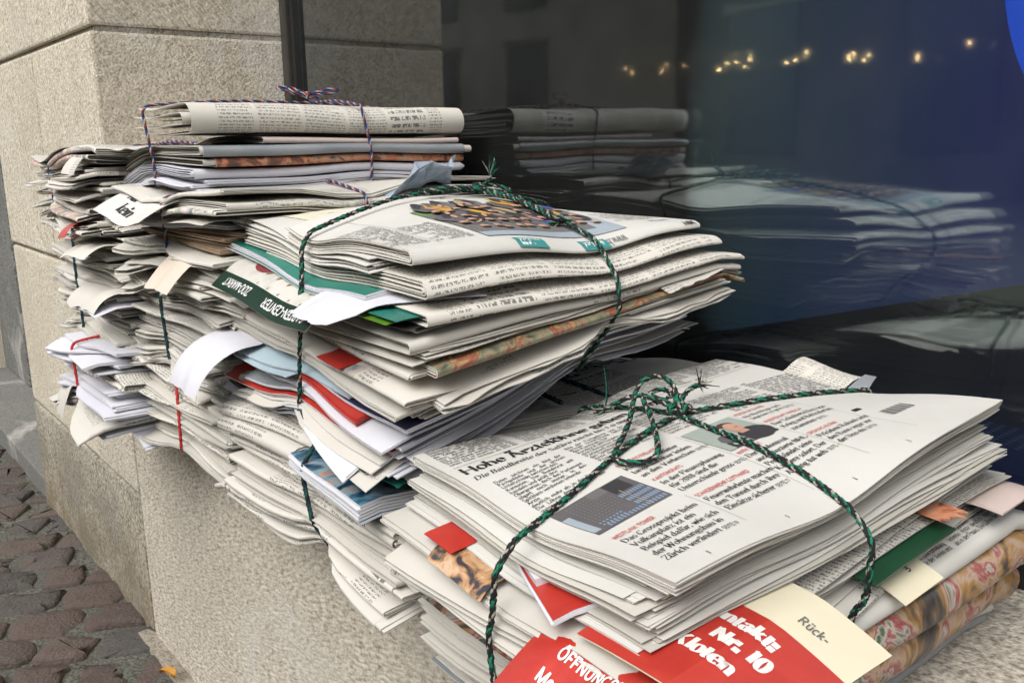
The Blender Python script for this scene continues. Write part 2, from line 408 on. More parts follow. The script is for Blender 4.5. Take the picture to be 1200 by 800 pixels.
def build_pavement():
    mb = MB()
    n = 60
    xs = np.concatenate([[-60, -20, -8], np.linspace(-4, 2, 40), [8, 20, 60]]); ys = np.concatenate([[-60, -20, -6], np.linspace(-3, YF+.3, 30)])
    X, Y = np.meshgrid(xs, ys, indexing='ij')
    Z = np.where((X > -5) & (Y > -4), waves(5, .002, 20, 60)(X, Y), 0) - 0.006
    idx = np.arange(X.size).reshape(X.shape)
    q = np.stack([idx[:-1, :-1], idx[1:, :-1], idx[1:, 1:], idx[:-1, 1:]], -1).reshape(-1, 4)
    mb.add(np.stack([X, Y, Z], -1), q, np.stack([X, Y], -1))
    pav = mb.build('pavement', ['bed_mortar']); pav['kind'] = 'structure'
    rg = random.Random(4)
    a = R(63); cu, su = math.cos(a), math.sin(a)
    meshes = []
    for k in range(14):
        L = rg.uniform(0.062, 0.105); W = rg.uniform(0.068, 0.076)
        bm = bmesh.new(); N = 8
        def outline(s, z):
            vs = []
            for i in range(24):
                t = 2*math.pi*i/24; c, sn = math.cos(t), math.sin(t)
                e = 0.22 + 0.08*((k*7) % 3)
                x = math.copysign(abs(c)**e, c)*L/2*s; y = math.copysign(abs(sn)**e, sn)*W/2*s
                x += 0.005*math.sin(3*t+k*1.7) + 0.0025*math.sin(7*t+k); y += 0.0045*math.sin(2*t+k*2.9) + 0.002*math.sin(5*t+2*k)
                vs.append(bm.verts.new((x, y, z + 0.003*math.sin(x*40+k) + 0.003*math.sin(y*60+2*k))))
            return vs
        rings = [outline(1.0, -0.03), outline(1.0, -0.010), outline(0.965, -0.003), outline(0.90, 0.0005), outline(0.5, 0.0015)]
        for r0, r1 in zip(rings, rings[1:]):
            for i in range(24):
                f = bm.faces.new((r0[i], r0[(i+1) % 24], r1[(i+1) % 24], r1[i])); f.smooth = True
        bm.faces.new(rings[-1]).smooth = True
        me = bpy.data.meshes.new('sett'); bm.to_mesh(me); bm.free(); me.materials.append(MAT['porphyry']); meshes.append((me, L))
    cnt = 0
    for row in range(-26, 28):
        q = row*0.0825                      # row offset across; rows run along (cu, su)
        s = -1.4 + rg.uniform(-.1, 0)
        while s < 1.6:
            me, L = rg.choice(meshes); L2 = L + rg.uniform(0.009, 0.015)
            px = -1.9 + q*su + (s+L/2)*cu; py = -0.1 - q*cu + (s+L/2)*su; s += L2
            lim = YF+0.03
            if py > lim or py < 0.02 + max(0, -1.43-px)*0.2 or px > -1.0 or px < -3.3 or cnt >= 295: continue
            o = bpy.data.objects.new('sett', me); COL.objects.link(o); o.parent = pav
            o.location = (px + rg.uniform(-.003, .003), py + rg.uniform(-.003, .003), rg.uniform(-.004, .002))
            o.rotation_euler = (rg.uniform(-.03, .03), rg.uniform(-.03, .03), a + rg.uniform(-.025, .025) + (math.pi if rg.random() < .5 else 0))
            cnt += 1
    # an autumn leaf at the foot of the plinth
    leaf = MB(); ts = np.linspace(0, 1, 9); P = np.zeros((9, 5, 3))
    for i, t in enumerate(ts):
        w = 0.008*math.sin(math.pi*min(1, t*0.9+0.08))*(1+0.35*math.sin(9*t))
        for j in range(5): P[i, j] = (-1.178 + t*0.03, 0.318 + (j-2)/2*w + 0.01*t, 0.012 + 0.006*math.sin(3*t) + 0.003*abs(j-2))
    leaf.sheet(P, np.zeros((9, 5, 2)), 0.0004, (0, 0, 0))
    plain('leaf_orange', (0.42, 0.2, 0.03), 0.6)
    tag(leaf.build('fallen_leaf', ['leaf_orange']), 'small orange fallen leaf lying at the foot of the plinth', 'leaf')
build_pavement()

# ------------------------------------------------------------------ shop window
def glass_mat():
    m, nt, b = new_mat('window_glass')
    nt.nodes.remove(b)
    fr = node('ShaderNodeFresnel'); fr.inputs['IOR'].default_value = 1.52
    co = texco('Object')
    x, y, z = sep(co)
    n1, _ = noise(comb(x*1.0, z*3.0), 9, 2)
    bp = bump(n1, 0.012, 0.01, None)
    gl = node('ShaderNodeBsdfGlossy'); gl.inputs['Roughness'].default_value = 0.035; gl.inputs['Color'].default_value = (0.92, 0.97, 1.0, 1)
    link(bp, gl.inputs['Normal'])
    tr = node('ShaderNodeBsdfTransparent'); tr.inputs['Color'].default_value = (0.90, 0.95, 0.93, 1)
    mx = node('ShaderNodeMixShader')
    fac = S.op('MINIMUM', S(fr.outputs[0])*2.3, 1.0)
    link(fac, mx.inputs[0]); link(S(tr.outputs[0]), mx.inputs[1]); link(S(gl.outputs[0]), mx.inputs[2])
    dn, _ = noise(co, 7, 5, 0.65); df = node('ShaderNodeBsdfDiffuse'); df.inputs['Color'].default_value = (0.62, 0.64, 0.60, 1)
    m2 = node('ShaderNodeMixShader'); link(mapr(dn, 0.3, 0.7, 0.008, 0.018), m2.inputs[0])       # patchy pale haze mixed in to lift the black of the glass
    link(S(mx.outputs[0]), m2.inputs[1]); link(S(df.outputs[0]), m2.inputs[2])
    link(S(m2.outputs[0]), nt.nodes['Material Output'].inputs[0])
    MAT['window_glass'] = m
glass_mat()
plain('frame_black', (0.016, 0.015, 0.014), 0.42, 0.4, var=0.2)
plain('frame_brown', (0.04, 0.037, 0.032), 0.5, 0.4, var=0.15)
plain('aluminium', (0.16, 0.165, 0.175), 0.4, 0.5, 0.5)
plain('gasket_blue', (0.10, 0.115, 0.16), 0.6)
plain('shop_interior', (0.36, 0.35, 0.31), 0.9)
plain('added_wall_pale', (0.34, 0.33, 0.29), 0.9, var=0.12, scale=8)  # for the pale wall added behind the left of the glass
plain('shop_floor', (0.03, 0.03, 0.034), 0.6)
plain('panel_teal', (0.022, 0.036, 0.034), 0.35, 0.5, scale=6)
plain('disc_blue', (0.02, 0.1, 0.6), 0.4, emis=(0.01, 0.10, 1.0), es=1.6)
plain('lamp_warm', (0.9, 0.7, 0.4), 0.5, emis=(1.0, 0.62, 0.28), es=20)
def dotted_mat():
    m, nt, b = new_mat('dotted_blue')
    x, y, z = sep(texco('Object'))
    dx = ((x*90).fract() - 0.5).abs(); dy = ((y*150).fract() - 0.5).abs()
    c = mix(dx.lt(0.2)*dy.lt(0.22), (0.012, 0.035, 0.16), (0.5, 0.6, 0.7)); link(c, b.inputs['Base Color']); MAT['dotted_blue'] = m
dotted_mat()

def screen_mat():
    m, nt, b = new_mat('screen_image')
    x, y, z = sep(texco('Object'))
    n, _ = noise(comb(x, z), 3, 3)
    c = ramp(mapr(x + (n-0.5)*0.12, 0.0, 1.6, 0, 1), [(0.0, (0.052, 0.074, 0.066)), (0.13, (0.040, 0.060, 0.060)), (0.3, (0.014, 0.028, 0.066)), (0.6, (0.004, 0.010, 0.090)), (1.0, (0.003, 0.006, 0.075))])
    dx = x - 1.25; dz = z - 0.60
    d = S.op('SQRT', dx*dx + dz*dz)
    c = mix(d.lt(0.299), c, (0.006, 0.075, 0.72))
    b.inputs['Base Color'].default_value = (0.012, 0.013, 0.014, 1); b.inputs['Roughness'].default_value = 0.35
    link(c, b.inputs['Emission Color']); b.inputs['Emission Strength'].default_value = 0.8
    MAT['screen_image'] = m
screen_mat()

def build_window():
    win = empty('shop_window', (0, YW, SILL), 'large dark shop window in a black metal frame reflecting the bundles', 'window')
    bpy.context.view_layer.update()
    inv = win.matrix_world.inverted()
    def part(name, a, bev, mat):
        o = bevel_box(name, *a, bev, [mat]); o.parent = win; o.matrix_parent_inverse = inv; return o
    top = 2.37
    part('frame_post', (-1.298, -1.281, YW, 0.66, SILL, top), 0.003, 'frame_brown')
    part('frame_bead', (-1.2805, -1.270, YW+0.006, 0.658, SILL+0.05, top), 0.002, 'frame_black')
    part('gasket', (-1.2695, -1.205, 0.648, 0.657, SILL+0.05, top), 0.002, 'gasket_blue')
    part('frame_rail', (-1.2805, 2.19, YW, 0.715, SILL+0.0005, SILL+0.036), 0.003, 'frame_black')
    part('drip_strip', (-1.2695, 2.19, YW+0.008, 0.714, SILL+0.0365, SILL+0.050), 0.002, 'aluminium')
    part('glazing_bead', (-1.2695, 2.19, YW+0.014, 0.713, SILL+0.0505, SILL+0.064), 0.002, 'frame_black')
    part('frame_post', (2.15, 2.19, YW, 0.715, SILL+0.037, top), 0.003, 'frame_brown')
    for i, y in enumerate((0.631, 0.645)):
        part('window_pane', (-1.2695, 2.16, y, y+0.0008, SILL+0.055, top), 0, 'window_glass')
    # room behind the glass
    room = empty('shop_room', (0, 3, SILL), 'unlit dark room behind the window glass', 'room')
    bpy.context.view_layer.update(); rinv = room.matrix_world.inverted()
    def rp(name, a, mat):
        o = bevel_box(name, *a, 0, [mat]); o.parent = room; o.matrix_parent_inverse = rinv
    rp('floor', (-3.0, 3.0, 1.052, 5, SILL-0.06, SILL-0.04), 'shop_floor')
    rp('ledge', (-3.0, 3.0, 0.716, 1.05, SILL+0.002, SILL+0.012), 'shop_floor')
    rp('back_wall', (-3.0, 3.0, 5, 5.1, SILL-0.06, 2.6), 'shop_interior')
    rp('side_wall', (-3.1, -3.0, 0.72, 5, SILL-0.06, 2.6), 'shop_interior')
    rp('side_wall', (3.0, 3.1, 0.72, 5, SILL-0.06, 2.6), 'shop_interior')
    rp('added_return_wall', (-1.50, -1.32, 0.718, 4.9, SILL+0.013, 2.49), 'added_wall_pale')  # pale wall added to lighten the left of the window
    rp('ceiling', (-3.0, 3.0, 0.72, 5, 2.5, 2.6), 'shop_interior')
    # display panel standing at right angles to the glass
    pan = MB()
    d = Vector((0.155, 1.0, 0)).normalized()
    box_mb(pan, 0, 2.9, 0, 0.03, 0, 1.9)
    po = pan.build('display_screen', ['screen_image']); po.location = (-0.891, 0.741, ZC-0.28)
    po.rotation_euler = (0, 0, math.atan2(d.y, d.x))
    tag(po, 'large lit display screen, dark teal to navy with a bright blue disc, behind the glass', 'screen')
    for k in (0.1, 2.6):
        f = MB(); box_mb(f, k, k+0.2, -0.1, 0.13, -0.055, -0.0005); fo = f.build('foot', ['frame_black'], po)
    mat = MB(); box_mb(mat, -0.5, 2.1, 0.716, 0.80, SILL+0.013, SILL+0.055)
    mo = mat.build('dotted_ledge_strip', ['dotted_blue']); tag(mo, 'navy strip with white dots lying inside along the window foot', 'strip')
build_window()

# ------------------------------------------------------------------ the street behind the camera (seen only as reflections)
plain('street_plaster', (0.25, 0.225, 0.18), 0.9, var=0.25, scale=1.5)
plain('street_trim', (0.22, 0.2, 0.17), 0.9)
plain('street_glass', (0.02, 0.022, 0.025), 0.15, 0.5)
plain('street_roof', (0.10, 0.05, 0.035), 0.9)
plain('street_pale', (0.46, 0.43, 0.36), 0.9, var=0.2, scale=1.5)  # wall tone made pale to brighten the left reflection
plain('street_dark', (0.075, 0.07, 0.065), 0.9, var=0.3, scale=1.5)  # wall tone made dark to keep the right reflection deep
def build_street():
    for x0, x1, hgt, wm, lab in ((-30, -9.4, 5.0, 'street_pale', 'plastered house across the street, made pale to lift the reflection at the left of the glass'), (-9.38, 16, 4.8, 'street_dark', 'plastered house across the street, made dark to deepen the reflection at the right of the glass')):  # split into two tones to shape the reflection in the glass
        b = empty('house', ((x0+x1)/2, -9.5, 0), lab, 'house', 'houses across the street')
        bpy.context.view_layer.update(); inv = b.matrix_world.inverted()
        def part(name, a, mat, bev=0.01):
            o = bevel_box(name, *a, bev, [mat]); o.parent = b; o.matrix_parent_inverse = inv; return o
        part('wall', (x0, x1, -14, -9.5, 0, hgt), wm)
        part('cornice', (x0, x1, -9.6, -9.25, hgt+.01, hgt+.25), 'street_trim'); part('roof', (x0, x1, -14, -9.62, hgt+.01, hgt+.8), 'street_roof')
        x = x0 + 1.0
        while x < x1 - 1.8:
            for z0, z1 in ((0.5, 2.4), (3.0, 4.4)):
                part('window', (x, x+1.1, -9.52, -9.46, z0, z1), 'street_glass'); part('window_lintel', (x-0.1, x+1.2, -9.515, -9.44, z1+0.005, z1+0.12), 'street_trim')
            x += 2.6
    lm = bpy.data.meshes.new('lantern_bulb'); bm = bmesh.new(); bmesh.ops.create_icosphere(bm, subdivisions=2, radius=0.011); bm.to_mesh(lm); bm.free(); lm.materials.append(MAT['lamp_warm'])
    rg = random.Random(8)
    chain = empty('light_chain', (-8, -9.2, 2.0), 'string of small warm bulbs across the street, mirrored in the glass', 'lights')
    bpy.context.view_layer.update(); ci = chain.matrix_world.inverted()
    wp = []
    x = -10.2
    while x < -5.2:
        x += rg.choice([.06, .08, .1, .14, .35, .6]); z = 1.80 - 0.02*(x+9) + rg.uniform(-.12, .08)
        o = bpy.data.objects.new('bulb', lm); COL.objects.link(o); o.parent = chain; o.matrix_parent_inverse = ci; o.location = (x, -9.2, z); wp.append((x, -9.2, z+0.026))
    t = MB(); tube(t, np.array(wp), 0.006, 5); w = t.build('wire', ['frame_black'], chain); w.matrix_parent_inverse = ci

def tube(mb, P, r, n=6, mi=0, cap=True):
    """round tube along points P; r scalar or array"""
    P = np.asarray(P, float); k = len(P); r = np.broadcast_to(np.asarray(r, float), (k,))
    T = np.gradient(P, axis=0); T /= np.linalg.norm(T, axis=1, keepdims=True) + 1e-12
    N = np.zeros_like(P); a = np.array([0, 0, 1.0]) if abs(T[0, 2]) < .9 else np.array([1.0, 0, 0])
    N[0] = np.cross(T[0], a); N[0] /= np.linalg.norm(N[0])
    for i in range(1, k):
        v = N[i-1] - T[i]*(N[i-1]@T[i]); N[i] = v/(np.linalg.norm(v)+1e-12)
    Bn = np.cross(T, N)
    t = np.arange(n)*2*np.pi/n
    V = P[:, None] + r[:, None, None]*(np.cos(t)[None, :, None]*N[:, None] + np.sin(t)[None, :, None]*Bn[:, None])
    idx = np.arange(k*n).reshape(k, n); nx = np.roll(idx, -1, 1)
    q = np.stack([idx[:-1], nx[:-1], nx[1:], idx[1:]], -1).reshape(-1, 4)
    mb.add(V, q, None, mi)
    return N, Bn, T
build_street()
# ------------------------------------------------------------------ stroke lettering (flat print)
# glyph: advance ; strokes  l = polyline, a = arc cx cy rx ry from to, s = serif centre x, baseline y, d = dot
GL = {
'a': '.47;a .21 .33 .13 .13 5 165;l .34 .33 .34 .06 .42 0;a .205 .13 .125 .13 60 330;l .26 .26 .34 .29',
'b': '.49;l .10 0 .10 .72;a .26 .23 .16 .23 -165 165;s .07 .72',
'c': '.43;a .25 .23 .17 .23 50 310',
'd': '.50;l .38 0 .38 .72;a .22 .23 .16 .23 15 345;s .35 .72;s .42 0',
'e': '.44;a .24 .23 .17 .23 2 318;l .08 .24 .41 .24',
'f': '.30;l .14 0 .14 .58;a .25 .58 .11 .14 40 180;l .03 .44 .29 .44;s .14 0',
'g': '.46;a .21 .30 .14 .16 0 360;a .22 -.05 .18 .13 0 360;l .14 .15 .10 .07;l .33 .42 .43 .45',
'h': '.52;l .10 0 .10 .72;a .25 .27 .15 .19 0 170;l .40 0 .40 .28;s .10 0;s .40 0;s .07 .72',
'i': '.25;l .12 0 .12 .46;s .12 0;s .09 .46;d .12 .63',
'j': '.25;l .14 .46 .14 -.08;a .04 -.08 .10 .11 240 360;d .14 .63;s .11 .46',
'k': '.50;l .10 0 .10 .72;l .12 .17 .38 .44;l .20 .25 .42 0;s .10 0;s .42 0;s .38 .46;s .07 .72',
'l': '.25;l .12 0 .12 .72;s .12 0;s .09 .72',
'm': '.78;l .10 0 .10 .46;a .245 .27 .145 .19 0 170;l .39 0 .39 .28;a .535 .27 .145 .19 0 170;l .68 0 .68 .28;s .10 0;s .39 0;s .68 0;s .07 .46',
'n': '.52;l .10 0 .10 .46;a .25 .27 .15 .19 0 170;l .40 0 .40 .28;s .10 0;s .40 0;s .07 .46',
'o': '.47;a .235 .23 .175 .23 0 360',
'p': '.50;l .10 -.2 .10 .46;a .26 .23 .16 .23 -165 165;s .10 -.2;s .07 .46',
'q': '.50;l .38 -.2 .38 .46;a .22 .23 .16 .23 15 345;s .38 -.2',
'r': '.36;l .10 0 .10 .46;a .23 .31 .13 .14 60 175;d .31 .40;s .10 0;s .07 .46',
's': '.37;a .18 .345 .12 .115 30 260;a .18 .115 .13 .115 -150 80',
't': '.30;l .13 .60 .13 .10;a .22 .10 .09 .10 180 300;l .03 .45 .27 .45',
'u': '.52;l .10 .46 .10 .17;a .25 .18 .15 .18 180 350;l .40 0 .40 .46;s .07 .46;s .37 .46;s .43 0',
'v': '.46;l .07 .46 .24 0;l .24 0 .40 .46;s .07 .46;s .40 .46',
'w': '.66;l .06 .46 .21 0;l .21 0 .34 .46;l .34 .46 .47 0;l .47 0 .60 .46;s .06 .46;s .34 .46;s .60 .46',
'x': '.46;l .07 .46 .39 0;l .07 0 .39 .46;s .07 0;s .39 0;s .07 .46;s .39 .46',
'y': '.46;l .07 .46 .24 0;l .40 .46 .22 -.08;a .13 -.08 .09 .10 220 350;s .07 .46;s .40 .46',
'z': '.42;l .05 .45 .36 .45;l .36 .45 .05 .01;l .05 .01 .37 .01;l .05 .45 .05 .36;l .37 .01 .37 .1',
'A': '.68;l .10 0 .33 .70;l .33 .70 .58 0;l .19 .25 .48 .25;s .10 0;s .58 0',
'B': '.62;l .13 0 .13 .70;a .30 .53 .17 .17 -90 90;a .32 .18 .20 .18 -90 90;l .13 .70 .30 .70;l .13 .36 .32 .36;l .13 0 .32 0;s .1 0;s .1 .7',
'C': '.62;a .34 .35 .26 .35 45 315',
'D': '.70;l .13 0 .13 .70;a .30 .35 .30 .35 -90 90;l .05 .70 .30 .70;l .05 0 .30 0',
'E': '.60;l .13 0 .13 .70;l .05 .70 .52 .70;l .05 0 .54 0;l .13 .36 .40 .36;l .52 .70 .52 .56;l .54 0 .54 .15;l .40 .29 .40 .43',
'F': '.56;l .13 0 .13 .70;l .05 .70 .50 .70;l .13 .36 .40 .36;l .50 .70 .50 .55;s .13 0;l .40 .29 .40 .43',
'G': '.68;a .34 .35 .26 .35 45 330;l .56 .02 .56 .30;s .56 .30',
'H': '.74;l .13 0 .13 .70;l .60 0 .60 .70;l .13 .36 .60 .36;s .13 0;s .13 .7;s .60 0;s .60 .7',
'I': '.32;l .16 0 .16 .70;s .16 0;s .16 .70',
'J': '.44;l .30 .70 .30 .14;a .18 .14 .12 .15 190 360;s .30 .70',
'K': '.70;l .13 0 .13 .70;l .15 .28 .52 .68;l .26 .40 .58 0;s .13 0;s .13 .7;s .52 .7;s .58 0',
'L': '.58;l .13 0 .13 .70;l .05 0 .52 0;s .13 .70;l .52 0 .52 .17',
'M': '.84;l .12 0 .12 .70;l .12 .70 .41 0;l .41 0 .70 .70;l .70 .70 .70 0;s .12 0;s .70 0;s .1 .7;s .72 .7',
'N': '.72;l .12 0 .12 .70;l .12 .70 .58 0;l .58 0 .58 .70;s .12 0;s .58 .7;s .08 .7',
'O': '.70;a .35 .35 .27 .36 0 360',
'P': '.60;l .13 0 .13 .70;a .32 .52 .20 .18 -90 90;l .05 .70 .32 .70;l .13 .34 .32 .34;s .13 0',
'R': '.66;l .13 0 .13 .70;a .30 .53 .19 .17 -90 90;l .05 .70 .30 .70;l .13 .36 .30 .36;l .30 .36 .56 0;s .13 0;s .58 0',
'S': '.54;a .27 .525 .18 .175 25 265;a .27 .175 .19 .175 -155 85',
'T': '.62;l .31 0 .31 .70;l .06 .70 .56 .70;l .06 .70 .06 .55;l .56 .70 .56 .55;s .31 0',
'U': '.70;l .13 .70 .13 .24;a .35 .24 .22 .24 180 360;l .57 .24 .57 .70;s .13 .7;s .57 .7',
'V': '.66;l .08 .70 .33 0;l .33 0 .58 .70;s .08 .7;s .58 .7',
'W': '.92;l .07 .70 .27 0;l .27 0 .46 .70;l .46 .70 .65 0;l .65 0 .85 .70;s .07 .7;s .46 .7;s .85 .7',
'X': '.66;l .08 .70 .57 0;l .08 0 .57 .70;s .08 0;s .57 0;s .08 .7;s .57 .7',
'Z': '.60;l .07 .70 .53 .70;l .53 .70 .06 0;l .06 0 .55 0;l .07 .70 .07 .56;l .55 0 .55 .15',
'0': '.48;a .24 .34 .17 .35 0 360',
'1': '.36;l .19 0 .19 .70;l .19 .70 .07 .60;s .19 0',
'2': '.48;a .23 .50 .16 .19 -20 170;l .38 .44 .07 .02;l .07 .02 .42 .02',
'3': '.46;a .21 .52 .15 .17 -90 150;a .21 .18 .17 .18 -150 90',
'6': '.48;a .24 .20 .16 .20 0 360;a .34 .30 .26 .40 100 185',
'7': '.46;l .06 .68 .41 .68;l .41 .68 .18 0',
'8': '.48;a .24 .52 .14 .17 0 360;a .24 .18 .17 .18 0 360',
'9': '.48;a .24 .48 .16 .20 0 360;a .14 .38 .26 .40 -85 5',
'.': '.22;d .11 .04', ',': '.22;d .11 .04;l .13 .03 .08 -.10', ':': '.24;d .12 .05;d .12 .36', '-': '.34;l .05 .24 .29 .24', ' ': '.25',
}
for c, b, w in (('ä', 'a', .22), ('ö', 'o', .235), ('ü', 'u', .25), ('Ä', 'A', .33), ('Ö', 'O', .35), ('Ü', 'U', .35)):
    hgt = .63 if c.islower() else .86
    GL[c] = GL[b] + ';d %.3f %.2f;d %.3f %.2f' % (w-.09, hgt, w+.09, hgt)
GC = {}
def glyph(ch, thick, thin, serif, res):
    key = (ch, thick, thin, serif, res)
    if key in GC: return GC[key]
    parts = GL.get(ch, GL['-']).split(';'); adv = float(parts[0]); quads = []
    def stroke(P, w=None):
        P = np.array(P); 
        if len(P) < 2: return
        T = np.gradient(P, axis=0); T /= np.linalg.norm(T, axis=1, keepdims=True) + 1e-9
        N = np.stack([-T[:, 1], T[:, 0]], 1)
        a = np.abs(T[:, 1]*0.97 - T[:, 0]*0.24) if thick != thin else np.ones(len(P))
        ww = (thin + (thick-thin)*a**1.5)/2 if w is None else np.full(len(P), w/2)
        A = P + N*ww[:, None]; B = P - N*ww[:, None]
        for i in range(len(P)-1): quads.append((A[i], B[i], B[i+1], A[i+1]))
    for p in parts[1:]:
        f = p.split(); v = [float(x) for x in f[1:]]
        if f[0] == 'l':
            pts = list(zip(v[0::2], v[1::2]))
            for q0, q1 in zip(pts, pts[1:]): stroke([q0, q1])
        elif f[0] == 'a':
            n = max(4, int(abs(v[5]-v[4])/360*res*2)); t = np.radians(np.linspace(v[4], v[5], n+1))
            stroke(np.stack([v[0]+v[2]*np.cos(t), v[1]+v[3]*np.sin(t)], 1))
        elif f[0] == 's' and serif:
            y = v[1] + (thin/2 if v[1] < .3 else -thin/2)
            stroke([(v[0]-.085, y), (v[0]+.085, y)], thin)
        elif f[0] == 'd':
            r = max(.05, thick*.55); quads.append(((v[0]-r, v[1]-r), (v[0]+r, v[1]-r), (v[0]+r, v[1]+r), (v[0]-r, v[1]+r)))
    GC[key] = (adv, np.array(quads).reshape(-1, 4, 2)); return GC[key]
ST = {'news': (.115, .035, True, 8), 'bold': (.17, .05, True, 9), 'head': (.15, .04, True, 12), 'small': (.11, .06, False, 4), 'sans': (.115, .115, False, 8), 'sansb': (.15, .15, False, 8), 'ultra': (.24, .07, True, 10), 'gothic': (.20, .06, True, 6), 'light': (.05, .05, False, 8)}
def typeset(txt, x, y, size, style='news', xs=1.0, width=None, slant=0.0):
    """quads [n,4,2] in page metres: x to the right, y down; (x, y) is the left end of the baseline"""
    out = []; cx = 0.0; st = ST[style]; spc = 0.0
    if width is not None:
        tot = sum(glyph(c, *st)[0] for c in txt)*xs*size; k = max(1, txt.count(' '))
        spc = (width - tot)/k/size
        if spc > .8 or spc < -.18: spc = 0
    for c in txt:
        adv, q = glyph(c, *st)
        if len(q):
            g = q.copy(); g[..., 0] = (g[..., 0] + slant*g[..., 1])*xs + cx; out.append(g)
        cx += adv*xs + (spc if c == ' ' else 0)
    if not out: return np.zeros((0, 4, 2))
    g = np.concatenate(out)*size
    g[..., 0] += x; g[..., 1] = y - g[..., 1]
    return g
def rectq(x0, y0, x1, y1): return np.array([[(x0, y1), (x1, y1), (x1, y0), (x0, y0)]], float)
def grid_rect(x0, y0, x1, y1, n=8, m=8):
    return np.concatenate([rectq(x0+(x1-x0)*i/n, y0+(y1-y0)*j/m, x0+(x1-x0)*(i+1)/n, y0+(y1-y0)*(j+1)/m) for i in range(n) for j in range(m)])
def blob(cx, cy, rx, ry, rot=0, n=14, wob=0.0, seed=0):
    rg = random.Random(seed*31+7); c, s = math.cos(rot), math.sin(rot); P = []
    for i in range(n):
        t = 2*math.pi*i/n; k = 1+rg.uniform(-wob, wob); a, b = rx*k*math.cos(t), ry*k*math.sin(t)
        P.append((cx+a*c-b*s, cy+a*s+b*c))
    return np.array([[(cx, cy), P[i], P[(i+1) % n], (cx, cy)] for i in range(0, n)], float)[:, [0, 2, 1, 1]] if False else np.array([[(cx, cy), P[(i+2) % n], P[(i+1) % n], P[i]] for i in range(0, n, 2)], float)
class Print:
    """flat print: batches of page quads, each with an ink and a tiny lift, laid onto a surface"""
    def __init__(s): s.b = []
    def put(s, quads, ink, lift=0): s.b.append((np.asarray(quads, float).reshape(-1, 4, 2), ink, lift)); return s
    def build(s, name, surf, parent, eps=0.0005):
        inks = []; mb = MB()
        for q, ink, lift in s.b:
            if not len(q): continue
            if ink not in inks: inks.append(ink)
            pts = q.reshape(-1, 2); P = surf(pts[:, 0], pts[:, 1], eps + lift*0.00012)
            mb.add(P, np.arange(len(pts)).reshape(-1, 4), pts, inks.index(ink), True)
        return mb.build(name, inks, parent)
BODY = ('Die Löhne der Ärzte und die steigenden Kosten des Gesundheitswesens geben zu reden. Noch ist es höchst umstritten, wie stark die Einkommen sinken sollen. Zu '
 'verlässlich und repräsentativ sind die Zahlen seit mehreren Jahren keine, darum gibt es Gespräche mit Insidern und weitere Gründe. Eine Erhebung machen konnte '
 'der Verein erst zu einem Teil, aber die neuen Daten zeichnen ein Bild der Fachgebiete und der grossen Unterschiede zwischen den Kantonen. Der Bundesrat will handeln '
 'und prüft eine Obergrenze, doch das Parlament zögert noch immer. In den Spitälern verdienen leitende Ärzte deutlich mehr als in der Praxis. ').split()
def column(pr, x, y, w, n, lead, size, ink='ink', style='small', seed=0, xs=0.86):
    rg = random.Random(seed); k = rg.randrange(len(BODY)); st = ST[style]
    for i in range(n):
        line = []; tot = 0
        while True:
            wd = BODY[k % len(BODY)]; wl = sum(glyph(c, *st)[0] for c in wd+' ')*xs*size
            if tot + wl > w + .2*size: break
            line.append(wd); tot += wl; k += 1
            if rg.random() < .012: break
        pr.put(typeset(' '.join(line), x, y+i*lead, size, style, xs, w), ink)
